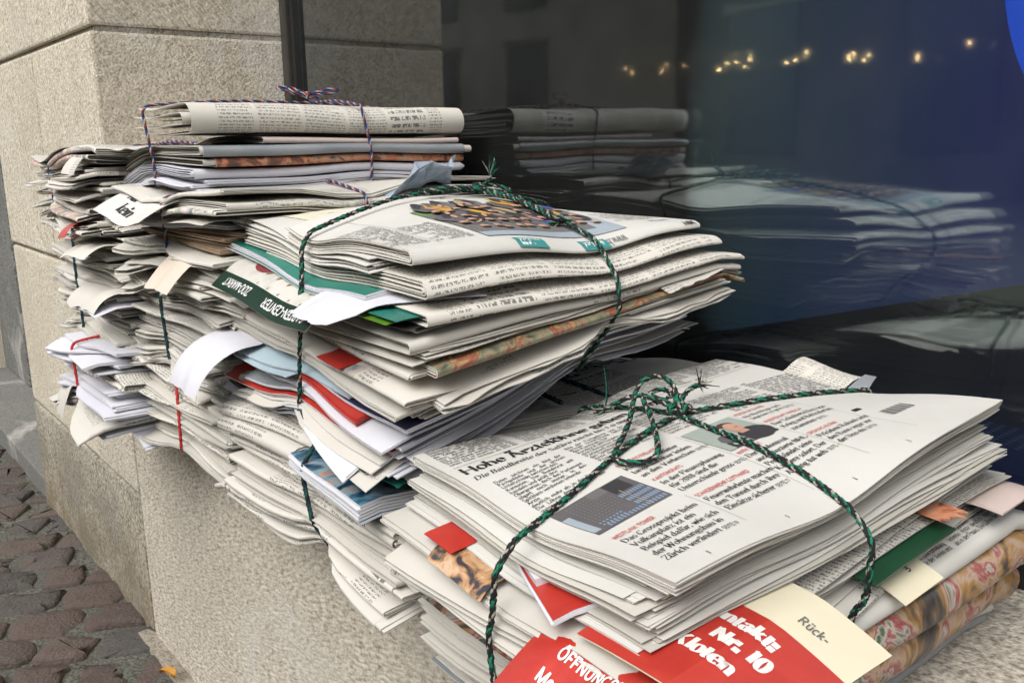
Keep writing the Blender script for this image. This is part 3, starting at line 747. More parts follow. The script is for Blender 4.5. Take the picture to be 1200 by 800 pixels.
# ------------------------------------------------------------------ bundles of waste paper
class Bundle:
    """local frame: u along the facade (to the right), v toward the window, h up. rel coordinates are from the camera."""
    def __init__(s, name, label, x0, y0, z0, W, D, H, rot=0.0, dome=0.01, tilt_u=0.0, tilt_v=0.0, lean_u=0.0, lean_v=0.0, fan=0.012, seed=1, su=None, sv=None, cat='paper bundle', droop=1.2, wav=0.004, base_tilt=(0, 0), rf=None, ff=None, shear=0.0, knot=None, uf=None, ub=None, vr=None, vl=None, ro=.003, tw=0.0):
        s.shear = shear; s.ro = ro; s.tw = tw
        s.rf = rf or [(0, 0), (1, 0)]; s.ff = ff or [(0, 0), (1, 0)]
        s.W, s.D, s.H = W, D, H; s.o = np.array([x0, y0, z0+ZC]); s.c, s.sn = math.cos(R(rot)), math.sin(R(rot))
        s.dome, s.tu, s.tv, s.lu, s.lv, s.fan, s.droop, s.bt = dome, tilt_u, tilt_v, lean_u, lean_v, fan, droop, base_tilt
        sv = D*.45 if sv is None else sv; su = W*.5 if su is None else su
        s.knot = knot or (su, sv)               # where the two strings cross on top
        s.su = su if uf is None else uf; s.sv = sv if vr is None else vr    # where they go over the front and right edges
        s.ub = s.knot[0] if ub is None else ub; s.vl = s.knot[1] if vl is None else vl
        s.w1 = waves(seed, wav, 8, 22); s.w2 = waves(seed+77, .006, 15, 45); s.seed = seed
        s.rg = random.Random(seed); s.nr = np.random.RandomState(seed)
        s.root = empty(name, (x0, y0, z0+ZC), label, cat, 'tied bundles of waste paper on the ledge')
        s.inv = Matrix.Translation((-x0, -y0, -(z0+ZC)))
        s.top = None
    def clamp(s, u, v, g):
        d = np.abs(v - s.sv)
        u = np.minimum(u, s.W + s.ro + .55*np.maximum(0, d-.006)); u = np.maximum(u, -.003 - .5*np.maximum(0, d-.006))
        d = np.abs(u - s.su)
        v = np.maximum(v, -s.ro - .55*np.maximum(0, d-.006)); v = np.minimum(v, s.D + .003 + .5*np.maximum(0, d-.006))
        return u, v
    def place(s, u, v, h, lift=0.0, clamp=True):
        u = np.asarray(u, float); v = np.asarray(v, float); h = np.asarray(h, float)
        g = h/s.H
        if clamp: u, v = s.clamp(u, v, g)
        a, b = 2*u/s.W-1, 2*v/s.D-1
        dome = np.maximum((1-a*a)*np.ones_like(b), -.7)*np.maximum(1-b*b, -.7)
        dome = np.where((np.abs(a) > 1) & (np.abs(b) > 1), -np.abs(dome), dome)
        gg = np.clip(g, 0, 1.2)
        z = h + s.dome*gg*dome + gg*(s.tu*(u-s.W) + s.tv*v + s.tw*(u-s.W)*np.maximum(v, 0)) + s.bt[0]*u + s.bt[1]*v + np.sqrt(gg+.02)*s.w1(u + .05*g, v - .05*g)
        # papers flare away from the strings and pinch under them
        eu = np.exp(-((v-s.sv)/.05)**2); ev = np.exp(-((u-s.su)/.05)**2)
        edge = np.clip(np.maximum(np.abs(a), np.abs(b))-.4, 0, 1)/.6
        z = z + s.fan*(g-.55)*edge*(1-.9*np.maximum(eu, ev)) - .004*(2*g-1)*edge*np.maximum(eu, ev)
        over = np.maximum.reduce([u-s.W, -u, v-s.D, -v, np.zeros_like(u+v)])
        z = z - s.droop*over*over*6 - .12*over
        fr = np.interp(g, *zip(*s.rf)); ffv = np.interp(g, *zip(*s.ff))
        v = v - ffv*np.clip(1-v/s.D, 0, 1) + s.shear*u; u = u + fr*np.clip(u/s.W, 0, 1)
        uu = u + s.lu*(g-1) + s.w2(h*1.2+0*u, u*0+3.1)*.6; vv = v + s.lv*(g-1) + s.w2(h*1.1+0*u, u*0+9.4)*.6
        return np.stack(np.broadcast_arrays(s.o[0] + uu*s.c - vv*s.sn, s.o[1] + uu*s.sn + vv*s.c, s.o[2] + z + lift), -1)
    def adopt(s, o, parent=None):
        o.parent = parent or s.root
        o.matrix_parent_inverse = s.inv if parent is None else Matrix.Identity(4)
        return o

    def newspaper(s, h, t, cu=None, cv=None, w=None, d=None, rot=0.0, fold='r', m=3, mat='newsprint', edge='newsprint_edge', name='newspaper', jit=.003, curl=None, wav=.0012, n=(9, 12), skin=None, splay=.25, clamp=True, seed=None, rough=0.0):
        """folded paper: nested U-shaped sheets; curl = (corner u, corner v, lift, radius)"""
        seed = s.rg.randrange(10**6) if seed is None else seed
        rg = np.random.RandomState(seed)
        cu = s.W/2 if cu is None else cu; cv = s.D/2 if cv is None else cv
        w = s.W if w is None else w; d = s.D if d is None else d
        Lp, Lq = (w, d) if fold in 'rl' else (d, w)
        wz = waves(seed, wav, 15, 50)
        cr, sr = math.cos(R(rot)), math.sin(R(rot))
        def uvmap(p, q):
            if fold == 'r': a, b = p - w/2, q - d/2
            elif fold == 'l': a, b = w/2 - p, d/2 - q
            elif fold == 'f': a, b = q - w/2, d/2 - p
            else: a, b = w/2 - q, p - d/2
            return cu + a*cr - b*sr, cv + a*sr + b*cr
        def pos(p, q, zl, lift=0.0):
            u, v = uvmap(p, q)
            hh = h + zl + wz(u, v)
            P = s.place(u, v, hh, lift, clamp)
            if curl is not None:
                for (a0, b0, lf, rad) in (curl if isinstance(curl, list) else [curl]):
                    dd = np.hypot(u-a0, v-b0); P[..., 2] += lf*np.clip(1-dd/rad, 0, 1)**1.7
            return P
        mb = MB(); na, nb = n
        th = min(.0006, t/(2*m)*.75)
        pc = Lp - t/2
        for j in range(m):
            zt = t*(1-(j+.4)/(2*m)); zb = t*(j+.4)/(2*m); rad = (zt-zb)/2
            q0, q1 = rg.normal(0, jit), Lq + rg.normal(0, jit)
            q = np.linspace(q0, q1, nb)
            k1, k2, p1, p2 = rg.uniform(10, 40, 2).tolist() + rg.uniform(0, 6, 2).tolist()
            e1 = abs(rg.normal(0, jit))*1.6 + .0012*np.sin(k1*q+p1); e2 = abs(rg.normal(0, jit))*1.6 + .0012*np.sin(k2*q+p2)
            if rough: e1 = e1 + rg.normal(0, rough, nb); e2 = e2 + rg.normal(0, rough, nb)
            nr = 7 if j == 0 else 4
            A = np.linspace(0, 1, na)[:, None]
            ptop = e1[None]*(1-A) + pc*A; ztop = np.full_like(ptop, zt) + (zt-t/2)*splay*(1-A)
            th_ = np.linspace(np.pi/2, -np.pi/2, nr+2)[1:-1][:, None]
            parc = pc + rad*np.cos(th_) + 0*q[None]; zarc = t/2 + rad*np.sin(th_) + 0*q[None]
            pbot = pc*(1-A) + e2[None]*A; zbot = np.full_like(pbot, zb) + (zb-t/2)*splay*A
            p = np.concatenate([ptop, parc, pbot]); z = np.concatenate([ztop, zarc, zbot]); qq = np.broadcast_to(q[None], p.shape)
            if j: z = z + waves(seed+j, .0004, 25, 90)(p, qq)
            P = pos(p, qq, z)
            arc = np.concatenate([np.zeros((1, nb)), np.cumsum(np.hypot(np.diff(p, axis=0), np.diff(z, axis=0)), 0)])
            uv = np.stack([(qq-Lq/2)*(1 if fold in 'rf' else -1), arc], -1)
            if fold in 'rb': P = P[:, ::-1]; uv = uv[:, ::-1]
            mb.sheet(P, uv, th, (0, 0, 1) if (j == 0 or not skin) else (1, 1, 1))
        o = mb.build(name, [skin or mat, edge]); s.adopt(o)
        def surf(u, v, lift):      # point on the top sheet at bundle (u, v)
            uu = np.asarray(u, float) - cu; vv = np.asarray(v, float) - cv
            a = uu*cr + vv*sr; b = -uu*sr + vv*cr
            if fold == 'r': p, q = a + w/2, b + d/2
            elif fold == 'l': p, q = w/2 - a, d/2 - b
            elif fold == 'f': q, p = a + w/2, d/2 - b
            else: q, p = w/2 - a, b + d/2
            zt = t*(1-.4/(2*m)); A = np.clip(p/pc, 0, 1)
            zl = zt + (zt-t/2)*splay*(1-A)
            dp = np.clip(p-pc, 0, t/2); zl = np.where(p > pc, t/2 + np.sqrt(np.maximum((zt-t/2)**2-dp**2*.98, 0)), zl)
            return pos(p, q, zl, lift + th/2)
        o['_'] = 0; del o['_']
        s.top = surf
        return o, surf

    def block(s, h, t, cu, cv, w, d, rot=0.0, cover='office_white', pages='newsprint_edge', name='magazine', spine='none', n=12, clamp=True, layers=4, jit=.001):
        """stapled or glued magazine, envelope pack, pad: covers, and page edges in between"""
        rg = np.random.RandomState(s.rg.randrange(10**6)); mb = MB(); cr, sr = math.cos(R(rot)), math.sin(R(rot))
        wz = waves(rg.randint(10**6), .0008, 15, 40)
        a = np.linspace(-.5, .5, n)
        for k in range(layers):
            z = h + t*(k+.5)/layers
            ww, dd = w + rg.normal(0, jit), d + rg.normal(0, jit)
            A, B = np.meshgrid(a*ww, a*dd, indexing='ij')
            u, v = cu + A*cr - B*sr, cv + A*sr + B*cr
            P = s.place(u, v, z + wz(u, v), 0, clamp)
            cov = 0 if k in (0, layers-1) else 1
            mb.sheet(P, np.stack([A, B], -1), t/layers*.93 if layers > 1 else t, (cov, cov, 1))
        o = mb.build(name, [cover, pages]); s.adopt(o)
        def surf(u, v, lift): return s.place(u, v, h + t + wz(np.asarray(u), np.asarray(v)), lift, clamp)
        s.top = surf
        return o, surf

    def flap(s, name, side, along0, along1, inward, out, h, ang=0.0, curv=6.0, mat='office_white', under=None, th=.0004, taper=0.0, shear=0.0, crumple=0.0, torn=0.0, twist=0.0, n=(20, 14), fanz=None, lift=0.0):
        """sheet that starts inside the stack and hangs or stands out of one side.
        ang: start angle below level (deg), curv: turn per metre (rad), taper: end width change, shear: end slide along"""
        rg = np.random.RandomState(s.rg.randrange(10**6)); na, nb = n; L = inward + out
        ss = np.linspace(0, L, na); so = np.maximum(ss-inward, 0)
        th_ = R(ang)*smooth(so, 0, .01) + curv*so
        ds = L/(na-1)
        x = np.concatenate([[0], np.cumsum(np.cos((th_[1:]+th_[:-1])/2)*ds)]) - inward
        z = -np.concatenate([[0], np.cumsum(np.sin((th_[1:]+th_[:-1])/2)*ds)])
        b = np.linspace(0, 1, nb); mid = (along0+along1)/2; half = (along1-along0)/2
        k = (ss/L)[:, None]
        al = mid + shear*k + (2*b-1)[None]*half*(1-taper*k)
        X = np.broadcast_to(x[:, None], al.shape).copy(); Z = np.broadcast_to(z[:, None], al.shape).copy()
        if torn:
            kx = np.interp(np.linspace(0, 1, nb), np.linspace(0, 1, 9), rg.normal(0, 1, 9)) + rg.normal(0, .15, nb); ky = np.interp(np.linspace(0, 1, na), np.linspace(0, 1, 7), rg.normal(0, 1, 7))
            X += torn*kx[None]*smooth(ss, inward, L)[:, None]; al += torn*.7*ky[:, None]*smooth(so, 0, .01)[:, None]*(b > .5)[None]*(2*b-1)[None]
        Z += twist*(2*b-1)[None]*smooth(so, 0, out)[:, None]
        if crumple >= .004:
            for k_ in range(5):
                w_ = waves(rg.randint(10**6), 1, 50, 150, 1); Z += crumple*.9*(np.abs(w_(X, al)) - .5)*smooth(ss, inward*.6, inward+.015)[:, None]
        elif crumple:
            f1 = waves(rg.randint(10**6), crumple, 50, 160, 6); Z += f1(X, al)*smooth(ss, inward*.6, inward+.015)[:, None]; X += waves(rg.randint(10**6), crumple*.6, 50, 140, 6)(al, X)*smooth(ss, inward, inward+.02)[:, None]
        if side == 'f': u, v = al, -X
        elif side == 'r': u, v = s.W + X, al
        else: u, v = al, s.D + X
        P = s.place(np.clip(u, -.01, s.W+.01) if side == 'f' else np.minimum(u, s.W), np.maximum(v, 0) if side == 'f' else v, np.full(u.shape, h), lift, False)
        # beyond the edge go straight out in the bundle frame
        ou = u - (np.clip(u, -.01, s.W+.01) if side == 'f' else np.minimum(u, s.W)); ov = v - (np.maximum(v, 0) if side == 'f' else v)
        P[..., 0] += ou*s.c - ov*s.sn; P[..., 1] += ou*s.sn + ov*s.c; P[..., 2] += Z
        if side in 'r': P = P  # orientation
        mb = MB(); uv = np.stack(np.broadcast_arrays(al-mid, ss[:, None]), -1)
        mb.sheet(P, uv, th, (0, 0 if under is None else 1, 0))
        mats = [mat] if under is None else [mat, under]
        o = mb.build(name, mats); s.adopt(o)
        # surface lookup for print: fractions (a along, r out) of the sheet
        nrm = np.cross(np.gradient(P, axis=0), np.gradient(P, axis=1)); nrm /= np.linalg.norm(nrm, axis=2, keepdims=True) + 1e-12
        def surf(fb, fr, lift):
            A = np.clip(np.asarray(fr), 0, 1)*(na-1); B = np.clip(np.asarray(fb), 0, 1)*(nb-1)
            i = np.minimum(A.astype(int), na-2); j = np.minimum(B.astype(int), nb-2); x_ = (A-i)[:, None]; y_ = (B-j)[:, None]
            q = lambda G: G[i, j]*(1-x_)*(1-y_) + G[i+1, j]*x_*(1-y_) + G[i, j+1]*(1-x_)*y_ + G[i+1, j+1]*x_*y_
            sg = 1 if side != 'f' else 1
            return q(P) + q(nrm)*(lift*sgn[0] + th/2*sgn[0])
        sgn = [1.0]
        if nrm[na//2, nb//2, 2] < 0 and ang + math.degrees(curv*out) < 150: sgn[0] = -1.0
        return o, surf

    def fill(s, h0, h1, weights='rrffllb', t=(.003, .0075), skip=(), kinds=(), du=.008, dv=.008, rots=3.0, mats=('newsprint',), gap=.0006, dw=.012, m=(2, 3), protr=.12):
        """random papers from h0 to h1"""
        rg = s.rg; h = h0
        while h < h1 - .002:
            tt = min(rg.uniform(*t), h1-h)
            kind = rg.random()
            w = s.W + rg.uniform(-dw, dw*.6); d = s.D + rg.uniform(-dw, dw*.6)
            cu = s.W/2 + rg.gauss(0, du); cv = s.D/2 + rg.gauss(0, dv)
            if rg.random() < protr: cv -= rg.uniform(.006, .02)
            if rg.random() < protr: cu += rg.uniform(.006, .02)
            k = rg.choices([x[0] for x in kinds] + ['news'], [x[1] for x in kinds] + [max(0, 1-sum(x[1] for x in kinds))])[0]
            if k == 'news':
                fold = rg.choice(weights)
                c = None
                if rg.random() < .35: c = (s.W + .01, -.01, rg.uniform(-.012, .006), rg.uniform(.05, .11))
                s.newspaper(h, tt, cu, cv, w, d, rg.gauss(0, rots), fold, rg.randint(*m), rg.choice(mats), curl=c, wav=rg.uniform(.0008, .0024), splay=rg.uniform(.1, .6), rough=.0009, n=(9, 18))
            elif k == 'sheets':
                s.block(h, tt*.6, cu, cv, min(w, .215), min(d, .30), rg.gauss(0, rots*1.4), 'office_white', 'office_white', 'paper_sheet', layers=3, jit=.004); tt *= .6
            elif k == 'envelope':
                s.block(h, tt*.5, cu, cv - .01, w*.92, d*.72, rg.gauss(0, rots*2), 'office_white', 'office_white', 'envelope', layers=2, jit=.003); tt *= .5
            else:
                s.block(h, tt*.8, cu, cv, min(w, .215), min(d, .29), rg.gauss(0, rots*1.5), k, 'office_white' if rg.random() < .5 else 'newsprint_edge', 'magazine', layers=4); tt *= .8
            h += tt + gap*rg.uniform(.3, 2.0)

    # ---- string
    def loop(s, which, r=.0018, htop=None, hbot=0.0, bow=None):
        htop = s.H if htop is None else htop
        pts = []
        ku, kv = s.knot
        if which == 'u':
            for u in np.linspace(0, s.W, 30): pts.append(s.place(u, np.interp(u, [0, ku, s.W], [s.vl, kv, s.sv]) + .002*math.sin(40*u), htop, r*1.2, False))
            for h in np.linspace(htop*.97, hbot, 16): pts.append(s.place(s.W+s.ro+.001, s.sv + .003*math.sin(h*50), h, 0, False))
            for u in np.linspace(s.W, 0, 8): pts.append(s.place(u, np.interp(u, [0, s.W], [s.vl, s.sv]), hbot, -r, False))
            for h in np.linspace(hbot, htop*.97, 8): pts.append(s.place(-.0035, s.vl, h, 0, False))
        else:
            for v in np.linspace(s.D, 0, 30): pts.append(s.place(np.interp(v, [0, kv, s.D], [s.su, ku, s.ub]) + .002*math.sin(38*v), v, htop, r*1.2, False))
            for h in np.linspace(htop*.97, hbot, 16): pts.append(s.place(s.su + .003*math.sin(h*60), -s.ro-.001, h, 0, False))
            for v in np.linspace(0, s.D, 8): pts.append(s.place(np.interp(v, [0, s.D], [s.su, s.ub]), v, hbot, -r, False))
            for h in np.linspace(hbot, htop*.97, 8): pts.append(s.place(s.ub, s.D+.0035, h, 0, False))
        return np.array(pts)

def resample(P, step, closed=False, rounds=2):
    P = np.asarray(P, float)
    if closed: P = np.concatenate([P, P[:1]])
    for _ in range(rounds):         # corner cutting
        Q = np.empty((2*(len(P)-1), 3)); Q[0::2] = .75*P[:-1]+.25*P[1:]; Q[1::2] = .25*P[:-1]+.75*P[1:]
        P = np.concatenate([P[:1], Q, P[-1:]]) if not closed else np.concatenate([Q, Q[:1]])
    L = np.concatenate([[0], np.cumsum(np.linalg.norm(np.diff(P, axis=0), axis=1))])
    n = max(4, int(L[-1]/step)); t = np.linspace(0, L[-1], n)
    return np.stack([np.interp(t, L, P[:, i]) for i in range(3)], 1)
def frames(P):
    T = np.gradient(P, axis=0); T /= np.linalg.norm(T, axis=1, keepdims=True) + 1e-12
    N = np.zeros_like(P); a = np.array([0, 0, 1.0]) if abs(T[0, 2]) < .9 else np.array([1.0, 0, 0])
    N[0] = np.cross(T[0], a); N[0] /= np.linalg.norm(N[0])
    for i in range(1, len(P)):
        v = N[i-1] - T[i]*(N[i-1]@T[i]); N[i] = v/(np.linalg.norm(v)+1e-12)
    return T, N, np.cross(T, N)
for n_, c_ in (('yarn_green', (0.012, 0.165, 0.095)), ('yarn_black', (0.016, 0.017, 0.018)), ('yarn_beige', (0.36, 0.33, 0.28)), ('yarn_blue', (0.02, 0.05, 0.17)), ('yarn_red', (0.28, 0.045, 0.03)),
               ('yarn_white', (0.34, 0.34, 0.36)), ('yarn_scarlet', (0.55, 0.04, 0.035)), ('yarn_navy', (0.02, 0.035, 0.075)), ('yarn_dkgreen', (0.02, 0.075, 0.065))):
    plain(n_, c_, 0.75, 0.25, var=0.25, scale=900, bumps=0.4)
YARN = {'green': ['yarn_green', 'yarn_black', 'yarn_beige', 'yarn_black'], 'blue': ['yarn_blue', 'yarn_navy', 'yarn_red', 'yarn_white'], 'red': ['yarn_scarlet', 'yarn_scarlet', 'yarn_scarlet', 'yarn_red'], 'dark': ['yarn_dkgreen', 'yarn_navy', 'yarn_black', 'yarn_dkgreen']}
def twine(bd, paths, kind='green', r=.0018, name='twine', label=None, braid=False):
    """cord: four laid strands, or a braid of eight that cross over and under"""
    mb = MB(); cols = YARN[kind]; n = 8 if braid else 4
    for P in paths:
        L = np.concatenate([[0], np.cumsum(np.linalg.norm(np.diff(P, axis=0), axis=1))])
        T, N, B = frames(P)
        for k in range(n):
            cw = 1 if (k < 4) else -1
            ph = cw*(2*np.pi*L/(r*(11 if braid else 9)) + .5*np.sin(L*90)) + (k % 4)*np.pi/2 + (.4 if k > 3 else 0)
            sw = 1 + .22*np.sin(L*410+k*2.1) + .15*np.sin(L*1130+k)
            rho = r*(.56 + (.17*cw*np.sin(4*ph) if braid else 0) - (0 if braid else .06))
            Q = P + (rho if braid else r*.5)*np.ones(len(P))[:, None]*(np.cos(ph)[:, None]*N + np.sin(ph)[:, None]*B) if not braid else P + rho[:, None]*(np.cos(ph)[:, None]*N + np.sin(ph)[:, None]*B)
            tube(mb, Q, r*(.43 if braid else .56)*sw, 5 if not braid else 4, (k if k < 4 else (k+1) % 4) if not braid else (0, 1, 2, 1, 1, 0, 1, 1)[k])
    o = mb.build(name, cols); bd.adopt(o)
    if label: o['label'] = label
    return o
def tassel(bd, p, d, kind, length=.014, n=14, name='frayed_end', seed=3, spread=.7):
    mb = MB(); rg = np.random.RandomState(seed); d = np.array(d, float); d /= np.linalg.norm(d)
    for i in range(n):
        dd = d + rg.normal(0, spread*.5, 3); dd /= np.linalg.norm(dd); l = length*rg.uniform(.5, 1.2); t = np.linspace(0, 1, 6)[:, None]
        P = np.array(p) + dd*l*t + rg.normal(0, .12, 3)*l*t*t
        tube(mb, P, np.linspace(.0005, .00025, 6), 4, i % 4)
    o = mb.build(name, YARN[kind]); return bd.adopt(o)
# ------------------------------------------------------------------ the individual bundles
def page_text(surf, mapping, eps=.0005):
    return lambda x, y, lift: surf(*mapping(np.asarray(x), np.asarray(y)), lift)

# ---- front right bundle
A = Bundle('newspaper_bundle', 'front bundle nearest the camera with doctors pay headline page on top', -.430, .258, -.30, .230, .297, .118, dome=.010, tilt_v=.078, base_tilt=(.035, 0), lean_v=-.005, fan=.012, seed=11, wav=.0022, shear=-.10, rf=[(0, -.032), (.3, -.014), (.66, -.010), (.73, -.002), (1, 0)],
           knot=(.088, .157), uf=.128, ub=.135, vr=.125, vl=.15, ro=.012, tw=.16)
def fill_A():
    A.newspaper(.0005, .008, .125, .165, .235, .30, 1.0, 'r', 3, 'newsprint', skin='grey_cover')
    A.newspaper(.009, .006, .12, .165, .235, .30, -1.0, 'r', 3, 'newsprint')
    A.newspaper(.0155, .024, .125, .165, .245, .315, 1.0, 'r', 6, 'newsprint_colour', skin='painting_picture', n=(10, 18))
    A.newspaper(.040, .016, .122, .168, .25, .315, -1.5, 'r', 5, 'newsprint_colour', skin='painting_picture', n=(10, 18))
    o, sf = A.newspaper(.0565, .009, .118, .172, .25, .315, -.5, 'r', 3, 'newsprint_page', skin='newsprint_page')
    pr = Print()
    for k, x in enumerate((.02, .075, .13, .185, .24)): column(pr, x, .195, .05, 11, .0042, .0046, seed=k+40)
    A.adopt(pr.build('article_text', page_text(sf, lambda x, y: (y, x)), o), o)
    A.fill(.0658, .0905, 'lfbf', t=(.002, .0038), m=(2, 2), protr=.1, rots=2, dw=.012)
    rg = random.Random(77); hh = .0905
    for i in range(12):
        ex = (.016, .024, .012, .020, .008, .016, .006, .011, .004, .008, .004, .002)[i]
        tt = rg.uniform(.0014, .0022)
        f0 = .014 + rg.uniform(-.007, .003) - .0006*(9-i); w_ = .202 + ex*.9
        A.newspaper(hh, tt, w_/2 + .002, (f0+.292+rg.uniform(-.004, .010))/2, w_, .286-f0, rg.uniform(-3.2, -.8)*(1-.07*i), 'l', 3, ('newsprint_page', 'newsprint_edge', 'newsprint_page')[i % 3], jit=.003, splay=.6, n=(14, 20), wav=.0012, curl=(.26, .28, rg.uniform(-.004, .010), .09))
        hh += tt*.95
    o, surf = A.newspaper(.1125, .0055, .1115, .1525, .223, .279, 0, 'l', 4, 'newsprint_page', n=(26, 30), wav=.0006, splay=.15, seed=5, jit=.0016)
    return o, surf
frontA, topA = fill_A()
frontA['label'] = 'front page with building photo and portrait'

def print_A():
    S_ = page_text(topA, lambda x, y: (y, x))
    h = Print()
    h.put(typeset('Hohe Ärztelöhne geben zu reden', .019, .053, .0137, 'head'), 'ink')
    h.put(typeset('Die Bandbreite der Saläre reicht bis 140 000 Franken', .0195, .0635, .0068, 'news', slant=.2), 'ink')
    h.put(grid_rect(.019, .0395, .285, .0399, 40, 1), 'ink_grey')
    A.adopt(h.build('headline', S_, frontA), frontA)
    b = Print()
    for k, x in enumerate((.020, .076, .131, .186, .241)): column(b, x, .0045, .050, 9, .0038, .0040, seed=k+1)
    column(b, .0245, .0755, .047, 12, .0039, .0041, seed=11)
    column(b, .079, .0705, .047, 9, .0039, .0041, seed=12)
    column(b, .131, .0705, .047, 10, .0039, .0041, seed=13); column(b, .186, .0705, .047, 11, .0039, .0041, seed=14); column(b, .239, .0705, .05, 12, .0039, .0041, seed=15)
    A.adopt(b.build('article_text', S_, frontA), frontA)
    t = Print()
    def teaser(x, y, red, lines, page=None, sz=.0058, lead=.0065):
        t.put(typeset(red, x, y, .0042, 'sans', .72), 'ink_red')
        for i, l in enumerate(lines):
            t.put(typeset(l, x, y+.0068+i*lead, sz, 'news', .92), 'ink')
        if page:
            wdt = sum(glyph(c, *ST['news'])[0] for c in lines[-1]+' ')*.92*sz
            t.put(typeset(page, x+wdt, y+.0068+(len(lines)-1)*lead, .0038, 'sans', .7), 'ink_grey')
    teaser(.0245, .1735, 'WESTLINK TOWER', ['Das Grossprojekt beim', 'Vulkanplatz ist ein', 'Beispiel dafür, wie sich', 'der Wohnungsbau in', 'Zürich verändert'], 'SEITE 19')
    teaser(.079, .1165, 'BEZIEHUNGSDELIKTE', ['Kinder und Mütter', 'lange nachher leiden', 'an den Verbrechen'], 'SEITE 11')
    teaser(.079, .1445, 'KANTONSRATS', ['In der Finanzplanung', 'für 2018 sind die', 'Unterschiede gross'], 'SEITE 15')
    teaser(.079, .1745, 'SCHADENWEHR GOTTHARD', ['Feuerwehrleute machen', 'den Tunnel durch ihre', 'Einsätze sicherer'], 'SEITE 17')
    teaser(.131, .1575, 'MARK STREIT', ['Der in Montreal', 'ausgemusterte NHL-', 'Profi kündet seine', 'Karriere sofort. Der', 'Abgang tut weh'], 'SEITE 44')
    teaser(.178, .1165, 'FERIEN IM SCHNEE', ['Die Nachfrage nach', 'Skipisten ist gross'], 'SEITE 9', .0048, .0055)
    teaser(.178, .1385, 'ARBEITEN MIT HANDICAP', ['Der Schulterschluss von', 'Krieg und Behinderten', 'zusammen'], 'SEITE 2')
    teaser(.178, .1695, 'DROHUNG IN IRAN', ['Präsident Rohani setzt', 'den Bann sogar vor', 'der Uno ein'], 'SEITE 8')
    for x in (.0762, .1282, .1755, .2235):
        t.put(grid_rect(x, .112 if x > .08 else .168, x+.0002, .207, 1, 24), 'ink_grey')
    for x, y in ((.04, .2165), (.095, .2165), (.15, .2165), (.2, .2165)): t.put(typeset('1', x, y, .004, 'sans'), 'ink_grey')
    for i in range(15):
        w = (.0004, .0008, .0012)[(i*7) % 3]; t.put(grid_rect(.236+i*.0016, .176, .236+i*.0016+w, .186, 1, 3), 'ink_grey')
    t.put(rectq(.229, .162, .236, .1655), 'ink')
    A.adopt(t.build('teaser_text', S_, frontA), frontA)
    p = Print()                                   # photo of a dark office tower
    x0, y0, x1, y1 = .0245, .1245, .0735, .1625
    p.put(grid_rect(x0, y0, x1, y1, 10, 8), 'print_slate')
    p.put(grid_rect(x0, y0+.010, x0+.0045, y1-.003, 2, 4), 'print_sky', 1)
    p.put(grid_rect(x0+.0225, y0, x0+.033, y0+.008, 3, 3), 'ink_grey', 1)
    p.put(grid_rect(x0+.033, y0+.001, x0+.045, y0+.014, 3, 3), 'print_dark', 1)
    for i in range(11):
        for j in range(11):
            xx = x0+.0075+i*.0022; yy = y0+.003+j*.0029
            if xx < x0+.031 and not (i > 6 and j > 6): p.put(rectq(xx, yy, xx+.0011, yy+.0015), 'print_window' if j > 8 else 'ink_grey', 2)
    for j in range(3):
        for i in range(9): p.put(rectq(x0+.032+i*.0018, y0+.016+j*.0058, x0+.0332+i*.0018, y0+.0196+j*.0058), 'print_window', 2)
    for i in range(17): p.put(rectq(x0+.009+i*.0023, y1-.0046, x0+.0102+i*.0023, y1-.0012), 'print_window', 2)
    p.put(grid_rect(x0+.036, y0+.012, x0+.0365, y1, 1, 8), 'print_tan', 3)
    A.adopt(p.build('photo', S_, frontA), frontA)
    q = Print()                                   # portrait photo
    x0, y0, x1, y1 = .131, .1135, .1735, .1515
    q.put(grid_rect(x0, y0, x1, y1, 10, 8), 'print_sage')
    q.put(blob(x0+.032, y1-.008, .012, .010), 'print_dark', 1); q.put(grid_rect(x0+.021, y1-.008, x1, y1, 5, 3), 'print_dark', 1)
    q.put(blob(x0+.0285, y0+.0155, .0052, .0075, .15), 'print_skin', 3); q.put(blob(x0+.0282, y0+.0095, .0058, .0045, .2), 'print_hair', 2)
    q.put(blob(x0+.030, y0+.0165, .0015, .0008), 'print_rose', 4); q.put(rectq(x0+.0245, y0+.021, x0+.0315, y0+.026), 'print_skin', 2)
    q.put(blob(x0+.013, y1-.012, .0065, .0065, 0, 14, .08, 2), 'print_slate', 2); q.put(grid_rect(x0+.006, y1-.008, x0+.02, y1, 3, 2), 'print_dark', 2)
    q.put(blob(x0+.017, y1-.0085, .004, .0012, .4), 'print_sage', 4); q.put(blob(x0+.009, y1-.004, .0012, .0018), 'print_sage', 4); q.put(blob(x0+.018, y1-.003, .0014, .001), 'print_sage', 4)
    A.adopt(q.build('photo', S_, frontA), frontA)
print_A()

